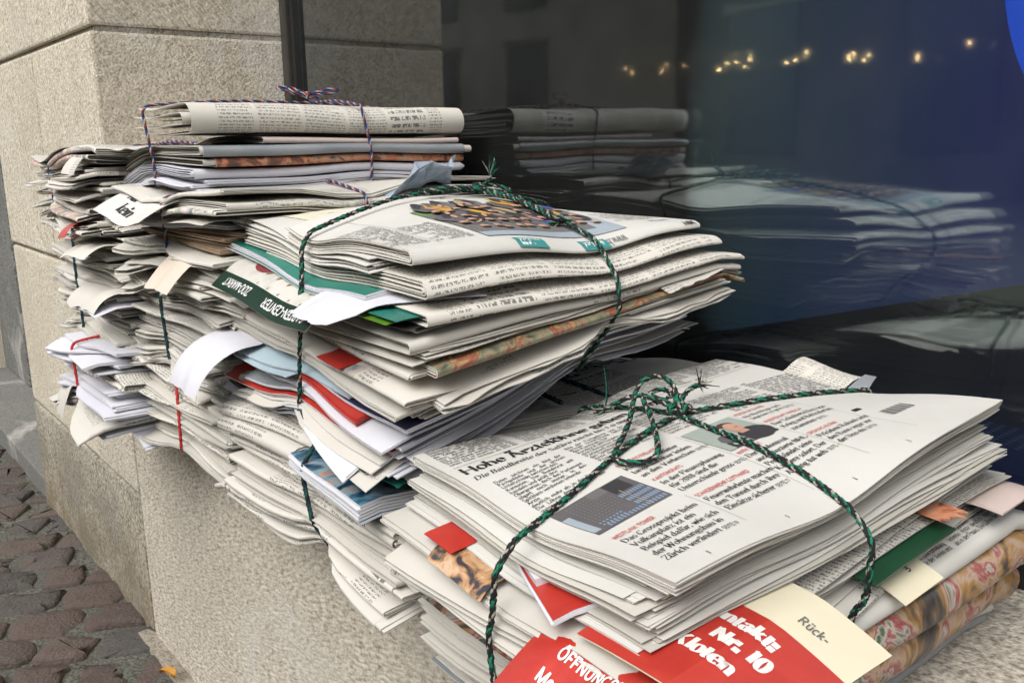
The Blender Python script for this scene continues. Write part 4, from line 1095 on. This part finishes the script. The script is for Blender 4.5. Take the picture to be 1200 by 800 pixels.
def extras_A():
    o, sf = A.block(.0945, .0028, .150, .056, .08, .11, -20, 'red_cover', 'office_white', 'magazine', clamp=False); o['label'] = 'red booklet with white pages'
    pr = Print()
    for i in range(5): pr.put(rectq(.166+i*.006, -.006+i*.0045, .170+i*.006, .006+i*.0045), 'ink_white')
    A.block(.0975, .0042, .125, .066, .065, .11, -18, 'office_white', 'office_white', 'booklet', clamp=False, layers=3)
    A.flap('leaflet', 'f', .045, .075, .04, .006, .093, 25, 10, 'red_cover')
    o, sf = A.flap('leaflet', 'f', .058, .112, .05, .014, .091, 35, 16, 'portrait_picture'); o['label'] = 'colour advert with a tanned face'
    o, sf = A.flap('wrapped_magazine', 'f', .138, .20, .05, .024, .078, 25, 9, 'film_wrap', crumple=.0022, shear=.02, n=(24, 24)); o['label'] = 'brown magazine in creased clear film'
    # red shop bag with opening hours
    o, sf = A.flap('paper_bag', 'f', .155, .255, .05, .046, .084, 26, 5, 'red_cover', crumple=.0014, n=(24, 26)); o['label'] = 'creased red paper bag with white opening hours'
    pr = Print()
    pr.put(typeset('ÖFFNUNGSZEITEN', .022, .0625, .0075, 'sansb', .95), 'ink_white'); pr.put(typeset('Mo. - Fr.: 9.00', .020, .075, .0088, 'sansb', .9), 'ink_white')
    A.adopt(pr.build('lettering', lambda x, y, l: sf(x/.10, y/.096, l), o), o)
    # red and cream leaflet
    o, sf = A.flap('leaflet', 'r', -.004, .094, .05, .042, .091, 16, 3, 'cream_paper', taper=0.0); o['label'] = 'red and cream contact leaflet'
    pr = Print()
    pr.put(grid_rect(0, .034, .092, .098, 12, 10), 'red_cover')
    for i, t in enumerate(('Kontakt:', 'Nr. 10', 'Kloten')): pr.put(typeset(t, (.026, .044, .034)[i], .049+i*.0130, .0115, 'ultra'), 'ink_white', 2)
    pr.put(typeset('Rück-', .060, .024, .0075, 'sans', .8), 'ink_grey')
    A.adopt(pr.build('lettering', lambda x, y, l: sf(1-y/.098, x/.092, l), o), o)
    o, sf = A.flap('note', 'r', .168, .205, .04, .022, .070, 10, 4, 'cream_paper', shear=-.012); o['label'] = 'pale yellow note'
    pr = Print(); pr.put(typeset('len', .045, .018, .007, 'sans'), 'ink')
    A.adopt(pr.build('lettering', lambda x, y, l: sf(1-y/.045, x/.066, l), o), o)
    o, sf = A.flap('magazine_cover', 'r', .255, .315, .06, .018, .076, 10, 0, 'pink_paper', 'navy_cover', shear=.01, th=.0014); o['label'] = 'pinkish magazine corner'
    A.flap('magazine_cover', 'r', .142, .22, .05, .012, .079, 6, 3, 'dark_green_cover', th=.0012)
    A.flap('newspaper_page', 'b', .06, .11, .05, .035, .116, -40, 6, 'newsprint_text', crumple=.001)
    A.flap('plastic_card', 'b', .105, .135, .05, .030, .116, -45, 2, 'grey_cover', taper=.7)
    # torn brown scrap under the top pages
    A.flap('torn_page', 'r', .205, .225, .05, .008, .086, 4, 2, 'orange_picture', torn=.002)
extras_A()

# ---- low bundle under the big one
B = Bundle('newspaper_bundle', 'low bundle wedged below the large tied bundle, upside-down masthead page on top', -.735, .283, -.30, .275, .305, .106, seed=23, fan=.02, su=.16, sv=.2, dome=.004, ff=[(0, -.012), (.3, .004), (.7, .008), (1, -.01)])
def fill_B():
    B.fill(0, .066, 'fffffrl', t=(.003, .006), protr=.2, rots=2)
    o, sf = B.block(.0665, .011, .205, .075, .13, .17, -6, 'fashion_picture', 'office_white', 'magazine', clamp=False, layers=6); o['label'] = 'thick magazine with a fashion photo cover'
    B.newspaper(.067, .012, .06, .14, .13, .29, 4, 'f', 4)
    B.newspaper(.079, .008, .085, .15, .20, .30, 7, 'f', 3)
    B.flap('leaflet', 'f', .16, .25, .06, .006, .086, 4, 3, 'teal_cover', shear=.03)
    B.fill(.088, .1, 'fffb', t=(.003, .005), dv=.004)
    return B.newspaper(.1, .006, .14, .152, .28, .31, -1.5, 'l', 3, 'newsprint_page', n=(20, 20))
pageB, topB = fill_B()
def print_B():
    S_ = page_text(topB, lambda x, y: (.285-y, .31-x))
    p = Print()
    p.put(typeset('Zürcher Zeitung', .012, .118, .034, 'gothic', .62), 'ink')
    p.put(typeset('Abgang: Zweiter Stellvertreter', .09, .062, .0075, 'bold'), 'ink'); p.put(typeset('Streik in Krippen', .06, .085, .0075, 'bold'), 'ink')
    column(p, .06, .066, .10, 4, .004, .0042, seed=3); column(p, .06, .094, .09, 3, .004, .0042, seed=5)
    column(p, .17, .03, .10, 9, .004, .0042, seed=6); column(p, .06, .03, .10, 7, .004, .0042, seed=7)
    B.adopt(p.build('masthead', S_, pageB), pageB)
print_B()

# ---- big middle bundle
C = Bundle('newspaper_bundle', 'large middle bundle with green twine bow and team photo page on top', -.787, .312, -.203, .338, .256, .135, seed=33, dome=.021, fan=.018, wav=.003, shear=-.10,
           rf=[(0, -.014), (.15, -.006), (.35, .010), (.6, .028), (.8, .024), (.9, .012), (1, .002)], ff=[(0, .004), (.35, .008), (.75, .008), (1, .0)], base_tilt=(.02, .24), tilt_v=-.25, tilt_u=-.05,
           knot=(.165, .165), uf=.19, ub=.15, vr=.15, vl=.16, ro=.007)
def fill_C():
    # office papers at the foot
    rg = random.Random(5); hh = .0008
    for i in range(13):
        tt = rg.uniform(.0010, .0020); big = i % 3 != 1
        C.block(hh, tt, .17 + rg.uniform(-.03, .05)*(not big), .128 + rg.uniform(-.006, .008), rg.uniform(.30, .345) if big else rg.uniform(.21, .26), rg.uniform(.25, .285), rg.uniform(-5, 5), ('office_white', 'office_white', 'newsprint_edge', 'office_white', 'grey_cover', 'office_white', 'newsprint_edge', 'office_white', 'black_cover', 'office_white', 'newsprint_edge', 'office_white', 'red_cover')[i], 'office_white', 'paper_sheet', layers=2, jit=.004)
        hh += tt
    C.block(.0215, .003, .20, .125, .27, .26, 3, 'grey_cover', 'office_white', 'magazine')
    C.block(.025, .003, .18, .125, .32, .26, -2, 'office_white', 'office_white', 'envelope', layers=2)
    o, sf = C.block(.0285, .0045, .19, .118, .20, .24, -2, 'red_cover', 'red_cover', 'folder', layers=3, clamp=False); o['label'] = 'bright red cardboard folder'
    C.block(.0335, .0026, .22, .135, .24, .27, 1, 'navy_cover', 'office_white', 'magazine'); C.block(.0365, .002, .15, .12, .21, .25, 3, 'pale_blue_cover', 'office_white', 'magazine')
    C.fill(.039, .066, 'fffrl', t=(.0024, .0042), kinds=(('olive_cover', .06), ('yellow_cover', .05)), protr=.06, rots=1.6, dw=.006, du=.004, dv=.004)
    C.newspaper(.0665, .004, .17, .136, .34, .27, -2, 'f', 2); C.newspaper(.071, .005, .175, .138, .345, .28, 2, 'r', 2, 'newsprint_colour', skin='landscape_picture')
    C.newspaper(.0765, .005, .17, .14, .34, .28, 1, 'l', 3, 'newsprint', rough=.0015)
    C.newspaper(.082, .006, .17, .135, .34, .275, -1, 'r', 3)
    C.newspaper(.0885, .005, .16, .13, .32, .27, 2, 'f', 3)
    C.newspaper(.094, .006, .18, .14, .33, .275, 0, 'r', 3, 'newsprint_text')
    C.block(.1005, .0055, .150, .1265, .285, .262, -1.5, 'teal_cover', 'office_white', 'magazine', clamp=True, layers=4)
    C.newspaper(.1065, .0095, .19, .130, .30, .258, .5, 'r', 3, 'newsprint_text', n=(14, 20))
    global topCb, pageCb
    pageCb, topCb = C.newspaper(.1165, .006, .15, .128, .29, .255, -2, 'b', 3, 'newsprint_page', n=(14, 18))
    return C.newspaper(.123, .008, .2385, .129, .197, .256, 1.0, 'r', 4, 'newsprint_page', skin='newsprint_page', n=(22, 26), wav=.0006, seed=9)
pageC, topC = fill_C()

def print_C():
    S_ = page_text(topC, lambda x, y: (.345-y, .262-x*.94))
    rg = random.Random(3)
    t = Print()
    for x in (.212, .2475): column(t, x, .030, .031, 26, .0045, .0048, seed=int(x*999))
    column(t, .012, .045, .052, 8, .0045, .0048, seed=5); t.put(typeset('Inland', .018, .033, .008, 'bold'), 'ink_blue'); t.put(typeset('Seite 9', .008, .0125, .005, 'bold'), 'ink')
    t.put(typeset('Weinfelden. Bestreiken 5 Tage', .012, .1, .0062, 'news'), 'ink'); t.put(grid_rect(.2445, .02, .2448, .16, 1, 20), 'ink_grey')
    t.put(typeset('www.brkw.ch', .085, .0125, .007, 'news', slant=.2), 'ink_grey')
    C.adopt(t.build('article_text', S_, pageC), pageC)
    p = Print()
    x0, y0, x1, y1 = .072, .022, .205, .128
    p.put(grid_rect(x0, y0, x1, y1, 20, 14), 'ink_grey'); p.put(grid_rect(x0, y0, x0+.02, y1, 4, 14), 'print_sky', 1); p.put(grid_rect(x1-.03, y1-.02, x1, y1, 4, 3), 'print_green', 1); p.put(grid_rect(x0, y0, x1, y0+.012, 12, 2), 'print_sky', 1)
    n = 0
    for r in range(4):
        for i in range(10):
            n += 1
            if rg.random() < .12: continue
            x = x0+.010+i*.0122+rg.uniform(-.004, .004)+.004*(r % 2); y = y0+.030+r*.019+rg.uniform(-.004, .004)
            p.put(blob(x, y+.016, .0085, .017, rg.uniform(-.3, .3), 12, .15, n), rg.choice(['print_dark', 'print_dark', 'print_slate', 'print_slate', 'print_slate', 'print_dark', 'ink_grey', 'print_blue', 'print_orange']), 2+r*4)
            p.put(blob(x+rg.uniform(-.004, .004), y+.026, .004, .012, rg.uniform(-.5, .5), 10, .1, n+50), rg.choice(['print_dark', 'print_orange', 'print_tan', 'print_slate', 'print_dark']), 3+r*4)
            p.put(blob(x, y-.004, .0036, .0046, 0, 12, .05, n+90), 'print_skin', 4+r*4); p.put(blob(x, y-.0072, .0038, .0024, 0, 10, .05, n), 'print_hair', 5+r*4)
            if rg.random() < .6: p.put(blob(x+.006, y+.012, .002, .007, rg.uniform(-.8, .8), 8, .1, n), 'print_skin', 5+r*4)
    C.adopt(p.build('photo', S_, pageC), pageC)
    for x in (.105, .165):
        q = Print(); q.put(grid_rect(x, .006, x+.026, .0145, 6, 2), 'print_teal'); q.put(typeset('MANGER', x+.003, .012, .006, 'sansb', .8), 'ink_white', 2)
        C.adopt(q.build('advert', S_, pageC), pageC)
    a = Print(); Sb = page_text(topCb, lambda x, y: (.17-y, .105-x))
    a.put(grid_rect(.0, .0, .075, .115, 10, 14), 'print_cream')
    for i in range(9):
        for j in range(2): a.put(rectq(.012+i*.004, .070+j*.008, .0145+i*.004, .074+j*.008), 'print_tan', 1)
    a.put(typeset('Bücher Fest', .006, .040, .013, 'light', .9, slant=.35), 'ink_blue', 1); a.put(typeset('das grosse Fest', .012, .055, .006, 'light', .9), 'ink_grey', 1)
    a.put(blob(.022, .018, .02, .004, .15, 14), 'print_teal', 1)
    C.adopt(a.build('advert', Sb, pageCb), pageCb)
print_C()

def extras_C():
    # garden centre flyer hanging over the front
    o, sf = C.flap('flyer', 'f', .045, .235, .05, .036, .098, 30, 5, 'flower_cover', shear=.012, n=(22, 22)); o['label'] = 'garden centre flyer with dark green band'
    pr = Print(); L = .19; D_ = .086
    pr.put(grid_rect(0, .069, L, .086, 24, 6), 'dark_green_cover')
    pr.put(blob(.055, .046, .022, .012), 'print_rose')
    for i in range(6):
        x = .07+i*.02; pr.put(rectq(x, .044, x+.0012, .068), 'print_tan', 1); pr.put(np.array([[(x, .055), (x+.008, .048), (x+.009, .050), (x, .058)]]), 'print_tan', 1)
        C.adopt(pr.build('picture', lambda x, y, l: sf(x/L, y/D_, l), o), o)
    for w_, x_ in (('GARTEN-CENTER', .0), ('ZOO-MARKT', .105)):
        A_ = Print().put(typeset(w_, x_, .0, .0105, 'sans', .9), 'ink_white'); C.adopt(A_.build('lettering', lambda x, y, l: sf(1-(x+.012)/L, (.0735-y)/D_, l+.0004), o), o)
    o, sf = C.flap('torn_paper', 'f', .235, .335, .05, .040, .102, 12, 7, 'office_white', torn=.004, shear=-.03, taper=.35, n=(18, 22)); o['label'] = 'torn white paper corner'
    C.flap('leaflet', 'f', .265, .325, .03, .014, .096, 5, 4, 'leaf_green_cover'); C.flap('leaflet', 'f', .30, .335, .03, .012, .0985, 5, 4, 'teal_cover')
    C.flap('leaflet', 'f', .285, .335, .03, .008, .0935, 6, 4, 'black_cover')
    C.flap('leaflet', 'f', .225, .262, .05, .011, .060, 10, 4, 'red_cover')
    o, sf = C.flap('curled_sheet', 'f', -.005, .085, .06, .075, .042, -4, 19, 'office_white', torn=.0025, crumple=.0008, shear=-.012, n=(26, 16)); o['label'] = 'white sheet curling down over the side'
    C.flap('envelope', 'f', .03, .16, .06, .014, .033, 4, 3, 'pale_blue_cover', shear=.02)
    for i, (a0, a1, hh, ou, an) in enumerate(((.16, .262, .003, .014, 0), (.0, .13, .010, .008, 3))):
        C.flap('paper_sheet', 'r', a0, a1, .08, ou, hh, an, 1.5, 'office_white', torn=.001, crumple=.0006, taper=.15, n=(18, 20))
    o, sf = C.flap('newspaper_page', 'r', .162, .25, .06, .010, .068, 30, 22, 'newsprint_page'); o['label'] = 'page edge with a headline'
    pr = Print(); pr.put(typeset('Besucher anlocken', .008, .0085, .0092, 'news', .9), 'ink')
    C.adopt(pr.build('headline', lambda x, y, l: sf(x/.088, (.059+y)/.070, l), o), o)
    C.flap('leaflet', 'r', .165, .24, .06, .008, .060, 20, 5, 'teal_cover')
    for i, (a0, a1, hh, ou, an, tw) in enumerate(((.19, .262, .080, .012, 0, .003), (.2, .265, .050, .012, 3, -.003))):
        C.flap('newspaper_page', 'r', a0, a1, .06, ou, hh, an, 4, 'newsprint', twist=tw, taper=.25, crumple=.0010, shear=.008*(1 if i % 2 else -1), torn=.001)
    for i, (a0, a1, hh, ou, an) in enumerate(((.0, .10, .072, .014, 10), (-.005, .08, .086, .014, 14))):
        C.flap('newspaper_page', 'f', a0, a1, .06, ou, hh, an, 5, 'newsprint_edge', taper=.2, crumple=.0012, torn=.001)
extras_C()

# ---- second stack from the left
Z2 = Bundle('newspaper_bundle', 'bottom bundle under red string in the second stack from the left', -1.005, .290, -.30, .235, .30, .083, seed=41, su=.115, fan=.016)
Z2.fill(0, .083, 'fffrl', t=(.0025, .0055), kinds=(('sheets', .2),), protr=.1, rots=2)
Y2 = Bundle('newspaper_bundle', 'bundle of folded newspapers under dark green twine above the red-string bundle', -1.015, .292, -.215, .232, .30, .085, seed=43, su=.10, fan=.02)
Y2.fill(0, .085, 'fffrl', t=(.0025, .0055), protr=.1, rots=2)
V2 = Bundle('newspaper_bundle', 'bundle with brown cardboard and a torn headline sheet under the topmost bundle', -1.01, .292, -.128, .27, .295, .086, seed=47, su=.12, fan=.02)
def fill_V():
    V2.fill(0, .040, 'fffrll', t=(.0025, .0055), protr=.12)
    for i in range(4): V2.block(.041+i*.0042, .0036, .14+.006*(i % 2), .13, .23, .25, (-3, 2, -1, 4)[i], 'kraft_board', 'kraft_board', 'cardboard', layers=3, jit=.003, clamp=i > 1)
    V2.block(.058, .003, .12, .12, .21, .25, 8, 'office_white', 'office_white', 'paper_sheet', layers=2)
    V2.fill(.062, .086, 'fflr', t=(.003, .006), protr=.25)
    o, sf = V2.flap('torn_page', 'f', .02, .165, .08, .048, .080, 12, 8, 'newsprint_page', shear=.01, crumple=.0008); o['label'] = 'torn page with large headline words'
    pr = Print(); pr.put(typeset('Auf', .030, .098, .015, 'bold'), 'ink'); pr.put(typeset('kein', .045, .117, .020, 'bold'), 'ink')
    V2.adopt(pr.build('headline', lambda x, y, l: sf(x/.145, y/.128, l), o), o)
    o, sf = V2.flap('plastic_wrap', 'r', .14, .235, .06, .040, .084, -36, -2, 'blue_plastic', crumple=.006, taper=.45, torn=.006, n=(10, 9)); o.data.polygons.foreach_set('use_smooth', [False]*len(o.data.polygons)); o['label'] = 'crumpled blue grey plastic wrap'
    o, sf = V2.flap('envelope', 'f', .13, .215, .05, .05, .036, 24, 9, 'tan_envelope', crumple=.002, shear=.015, taper=.35, torn=.002); o['label'] = 'tan paper flap hanging down'
    for i, (a0, a1, hh, ou, an) in enumerate(((.02, .14, .024, .024, 14), (.12, .26, .066, .020, 10))):
        V2.flap('newspaper_page', 'f', a0, a1, .05, ou*.8, hh, an, 9, 'newsprint_edge', crumple=.0018, taper=.15, torn=.0015)
fill_V()
T = Bundle('newspaper_bundle', 'topmost bundle of folded newspapers tied with blue and red cord against the window', -.972, .297, -.038, .152, .298, .080, seed=53, su=.045, sv=.175, dome=.003, fan=.004, wav=.0015, droop=.12)
def fill_T():
    for i in range(3): T.block(.001+i*.0035, .003, .022, .14, .26, .29-.01*i, (2, -2, 1)[i], 'office_white', 'office_white', 'paper_sheet', layers=2, clamp=False)
    T.newspaper(.012, .009, .026, .149, .25, .29, -1, 'r', 3, 'office_white', skin='office_white', edge='office_white', name='brochure', clamp=False)
    T.newspaper(.0215, .0085, .028, .15, .25, .285, 1, 'r', 3, 'newsprint_colour', skin='orange_picture', clamp=False)
    T.newspaper(.0305, .010, .04, .152, .235, .29, 0, 'r', 4, 'newsprint', skin='grey_cover', clamp=False)
    T.newspaper(.041, .006, .04, .18, .22, .22, 0, 'r', 2, 'pink_paper', skin='pink_paper', edge='pink_paper', clamp=False)
    T.newspaper(.050, .020, .085, .16, .13, .29, 0, 'r', 2, 'teal_cover', skin='teal_cover', edge='navy_cover', name='brochure', clamp=False)
    return T.newspaper(.0475, .032, .079, .149, .152, .296, 0, 'r', 2, 'newsprint_text', skin='newsprint_text', n=(14, 20), splay=.05, clamp=False, wav=.0006)
pageT, topT = fill_T()
T.flap('newspaper_page', 'f', -.08, .04, .06, .016, .040, 10, 6, 'newsprint', crumple=.0015); T.flap('paper_sheet', 'f', .03, .14, .06, .010, .006, 4, 4, 'office_white')

# ---- leftmost stack
X2 = Bundle('envelope_bundle', 'small bottom bundle of white envelopes and mail tied with red string, far left', -1.185, .248, -.30, .185, .26, .085, seed=59, su=.07, fan=.012)
X2.fill(0, .066, 'frl', kinds=(('sheets', .3), ('envelope', .25)), protr=.25)
for i, (cu, cv, r) in enumerate(((.085, .075, 12), (.095, .07, -6), (.08, .08, 20), (.1, .085, 4))):
    X2.block(.067+i*.0042, .0032, cu, cv, .17, .16, r, 'office_white', 'office_white', 'envelope', layers=2, clamp=False)
o, sf = X2.flap('plastic_bag', 'f', .0, .06, .04, .045, .030, 50, 12, 'newsprint_edge', crumple=.004, taper=.5, shear=.015); o['label'] = 'crumpled pale plastic corner hanging down'
W2 = Bundle('newspaper_bundle', 'sagging leftmost bundle with rolled pages under dark twine, below the blue-corded one', -1.275, .275, -.215, .25, .29, .135, seed=61, su=.11, fan=.025)
W2.fill(0, .135, 'fffrl', t=(.0025, .0055), protr=.12, rots=2)
def extras_W():
    o, sf = W2.flap('curled_cover', 'f', .17, .205, .05, .04, .128, -30, 45, 'red_cover'); o['label'] = 'curled red cover strip'
    W2.flap('leaflet', 'f', .12, .17, .05, .012, .118, 10, 10, 'red_cover')
    for i, (a0, a1, hh, ou, an, cv) in enumerate(((.14, .26, .108, .040, 0, 24), (.16, .27, .068, .045, 5, 26))):
        W2.flap('newspaper_page', 'f', a0, a1, .05, ou*.85, hh, an, cv, 'newsprint_edge', crumple=.0018, taper=.1, torn=.001)
    W2.flap('paper_sheet', 'f', .19, .275, .05, .03, .056, 12, 5, 'office_white', crumple=.001)
extras_W()
U = Bundle('newspaper_bundle', 'small loose bundle at far left top tied with blue and red cord beside the pier', -1.288, .272, -.075, .25, .28, .072, seed=67, su=.07, fan=.02)
U.fill(0, .072, 'fflrr', t=(.0025, .0055), protr=.15, rots=2, mats=('newsprint', 'newsprint_colour'))
U.flap('newspaper_page', 'f', .02, .16, .06, .012, .070, 8, 8, 'newsprint_edge', crumple=.0015); U.flap('newspaper_page', 'f', .20, .245, .05, .03, .062, 30, 22, 'newsprint', crumple=.0015)

# ---- strings, bows and frayed ends
def on(bd, surf, pts):
    a = np.array(pts, float); return surf(a[:, 0], a[:, 1], a[:, 2])
def knot_pts(c, s, seed):
    rg = np.random.RandomState(seed); t = np.linspace(0, 2*np.pi, 60)
    P = np.stack([np.sin(t)+2*np.sin(2*t), np.cos(t)-2*np.cos(2*t), -np.sin(3*t)*.9], 1)*s/2.6
    M = np.linalg.qr(rg.normal(0, 1, (3, 3)))[0]; P = P@M
    P[:, 2] = np.abs(P[:, 2])*.8
    return np.array(c) + P
def strings():
    for bd, kind, r in ((A, 'green', .00165), (B, 'dark', .0018), (C, 'green', .0017), (Z2, 'red', .0016), (Y2, 'dark', .0017), (V2, 'blue', .0016), (T, 'blue', .0014), (X2, 'red', .0016), (W2, 'dark', .0017), (U, 'blue', .0017)):
        twine(bd, [resample(bd.loop('u', r), .0014, True), resample(bd.loop('v', r), .0014, True)], kind, r, braid=bd in (A, C))
    # bow on the front bundle
    k = on(A, topA, [(.088, .157, .004)])[0]
    p1 = on(A, topA, [(.088, .157, .004), (.074, .168, .015), (.058, .172, .020), (.046, .166, .018), (.050, .154, .012), (.085, .117, .006), (.105, .085, .003), (.116, .079, .003), (.130, .088, .003), (.128, .100, .004), (.090, .130, .009), (.060, .150, .013), (.072, .153, .010), (.086, .156, .006)])
    p2 = on(A, topA, [(.086, .158, .006), (.066, .154, .012), (.050, .151, .011), (.038, .148, .006), (.030, .146, .003)])
    p3 = on(A, topA, [(.088, .158, .006), (.080, .168, .009), (.077, .178, .012), (.073, .192, .011)])
    p4 = on(A, topA, [(.088, .156, .005), (.076, .165, .011), (.062, .168, .013), (.056, .160, .010), (.070, .156, .007)])
    twine(A, [resample(p, .0014) for p in (p1, p2, p3, p4)] + [resample(knot_pts(k, .006, s), .0014) for s in (1, 2)], 'green', .00165, 'bow', braid=True)
    tassel(A, p2[-1], p2[-1]-p2[-2], 'green', .012, 26, seed=1); tassel(A, p3[-1], p3[-1]-p3[-2], 'green', .011, 26, seed=2)
    tassel(A, p2[-1], (.1, .15, 1), 'green', .028, 2, seed=5, spread=.15)
    # flattened bow on the big bundle
    ku, kv = C.knot
    k = on(C, C.top3, [(ku, kv, .005)])[0]
    p1 = on(C, C.top3, [(ku, kv, .006), (ku+.02, kv-.03, .010), (ku+.01, kv-.055, .008), (ku-.004, kv-.05, .006), (ku-.006, kv-.02, .008), (ku, kv, .008)])
    p2 = on(C, C.top3, [(ku, kv, .006), (ku-.012, kv+.02, .012), (ku+.004, kv+.035, .010), (ku+.016, kv+.02, .007), (ku+.01, kv-.01, .008), (ku-.01, kv-.035, .007), (ku+.012, kv-.045, .005)])
    p3 = on(C, C.top3, [(ku, kv, .006), (ku+.03, kv+.006, .006), (ku+.075, kv-.004, .005), (ku+.115, kv-.010, .005), (ku+.135, kv-.014, .005)])
    p4 = on(C, C.top3, [(ku, kv, .006), (ku-.004, kv+.012, .012), (ku-.008, kv+.02, .018)])
    k2 = on(C, C.top3, [(ku+.135, kv-.014, .004)])[0]
    twine(C, [resample(p, .0014) for p in (p1, p2, p3, p4)] + [resample(knot_pts(k, .007, s), .0014) for s in (4, 5)] + [resample(knot_pts(k2, .005, 6), .0014)], 'green', .0017, 'bow', braid=True)
    tassel(C, p4[-1], (0, .1, 1), 'green', .013, 26, seed=3, spread=.5); tassel(C, k2, (-.3, -.6, .1), 'green', .011, 26, seed=4)
    # loops on the topmost bundle
    k = T.place(.075, .16, .0815, .003, False)
    pts = [k + np.array(d)*(.8, .8, .6) for d in ((0, 0, 0), (-.02, -.03, .014), (-.035, -.035, .02), (-.03, -.01, .018), (-.005, .0, .006), (.012, .02, .016), (.02, .035, .014), (.008, .02, .006), (-.008, -.006, .008), (-.018, -.022, .020), (-.008, -.03, .014), (0, 0, .004))]
    twine(T, [resample(np.array(pts), .0014), resample(knot_pts(k, .006, 8), .0014)], 'blue', .0014, 'bow')
    # loose end hanging from the low bundle
    e = on(B, topB, [(.15, .16, .004), (.199, .157, .004), (.224, .152, .004), (.250, .138, .006), (.282, .118, .012)])
    twine(B, [resample(e, .0014)], 'dark', .0018, 'loose_end'); tassel(B, e[-1], e[-1]-e[-2], 'blue', .006, 12, seed=7, spread=.3)
C.top3 = lambda u, v, l: C.place(u, v, .1315, l, False)
strings()
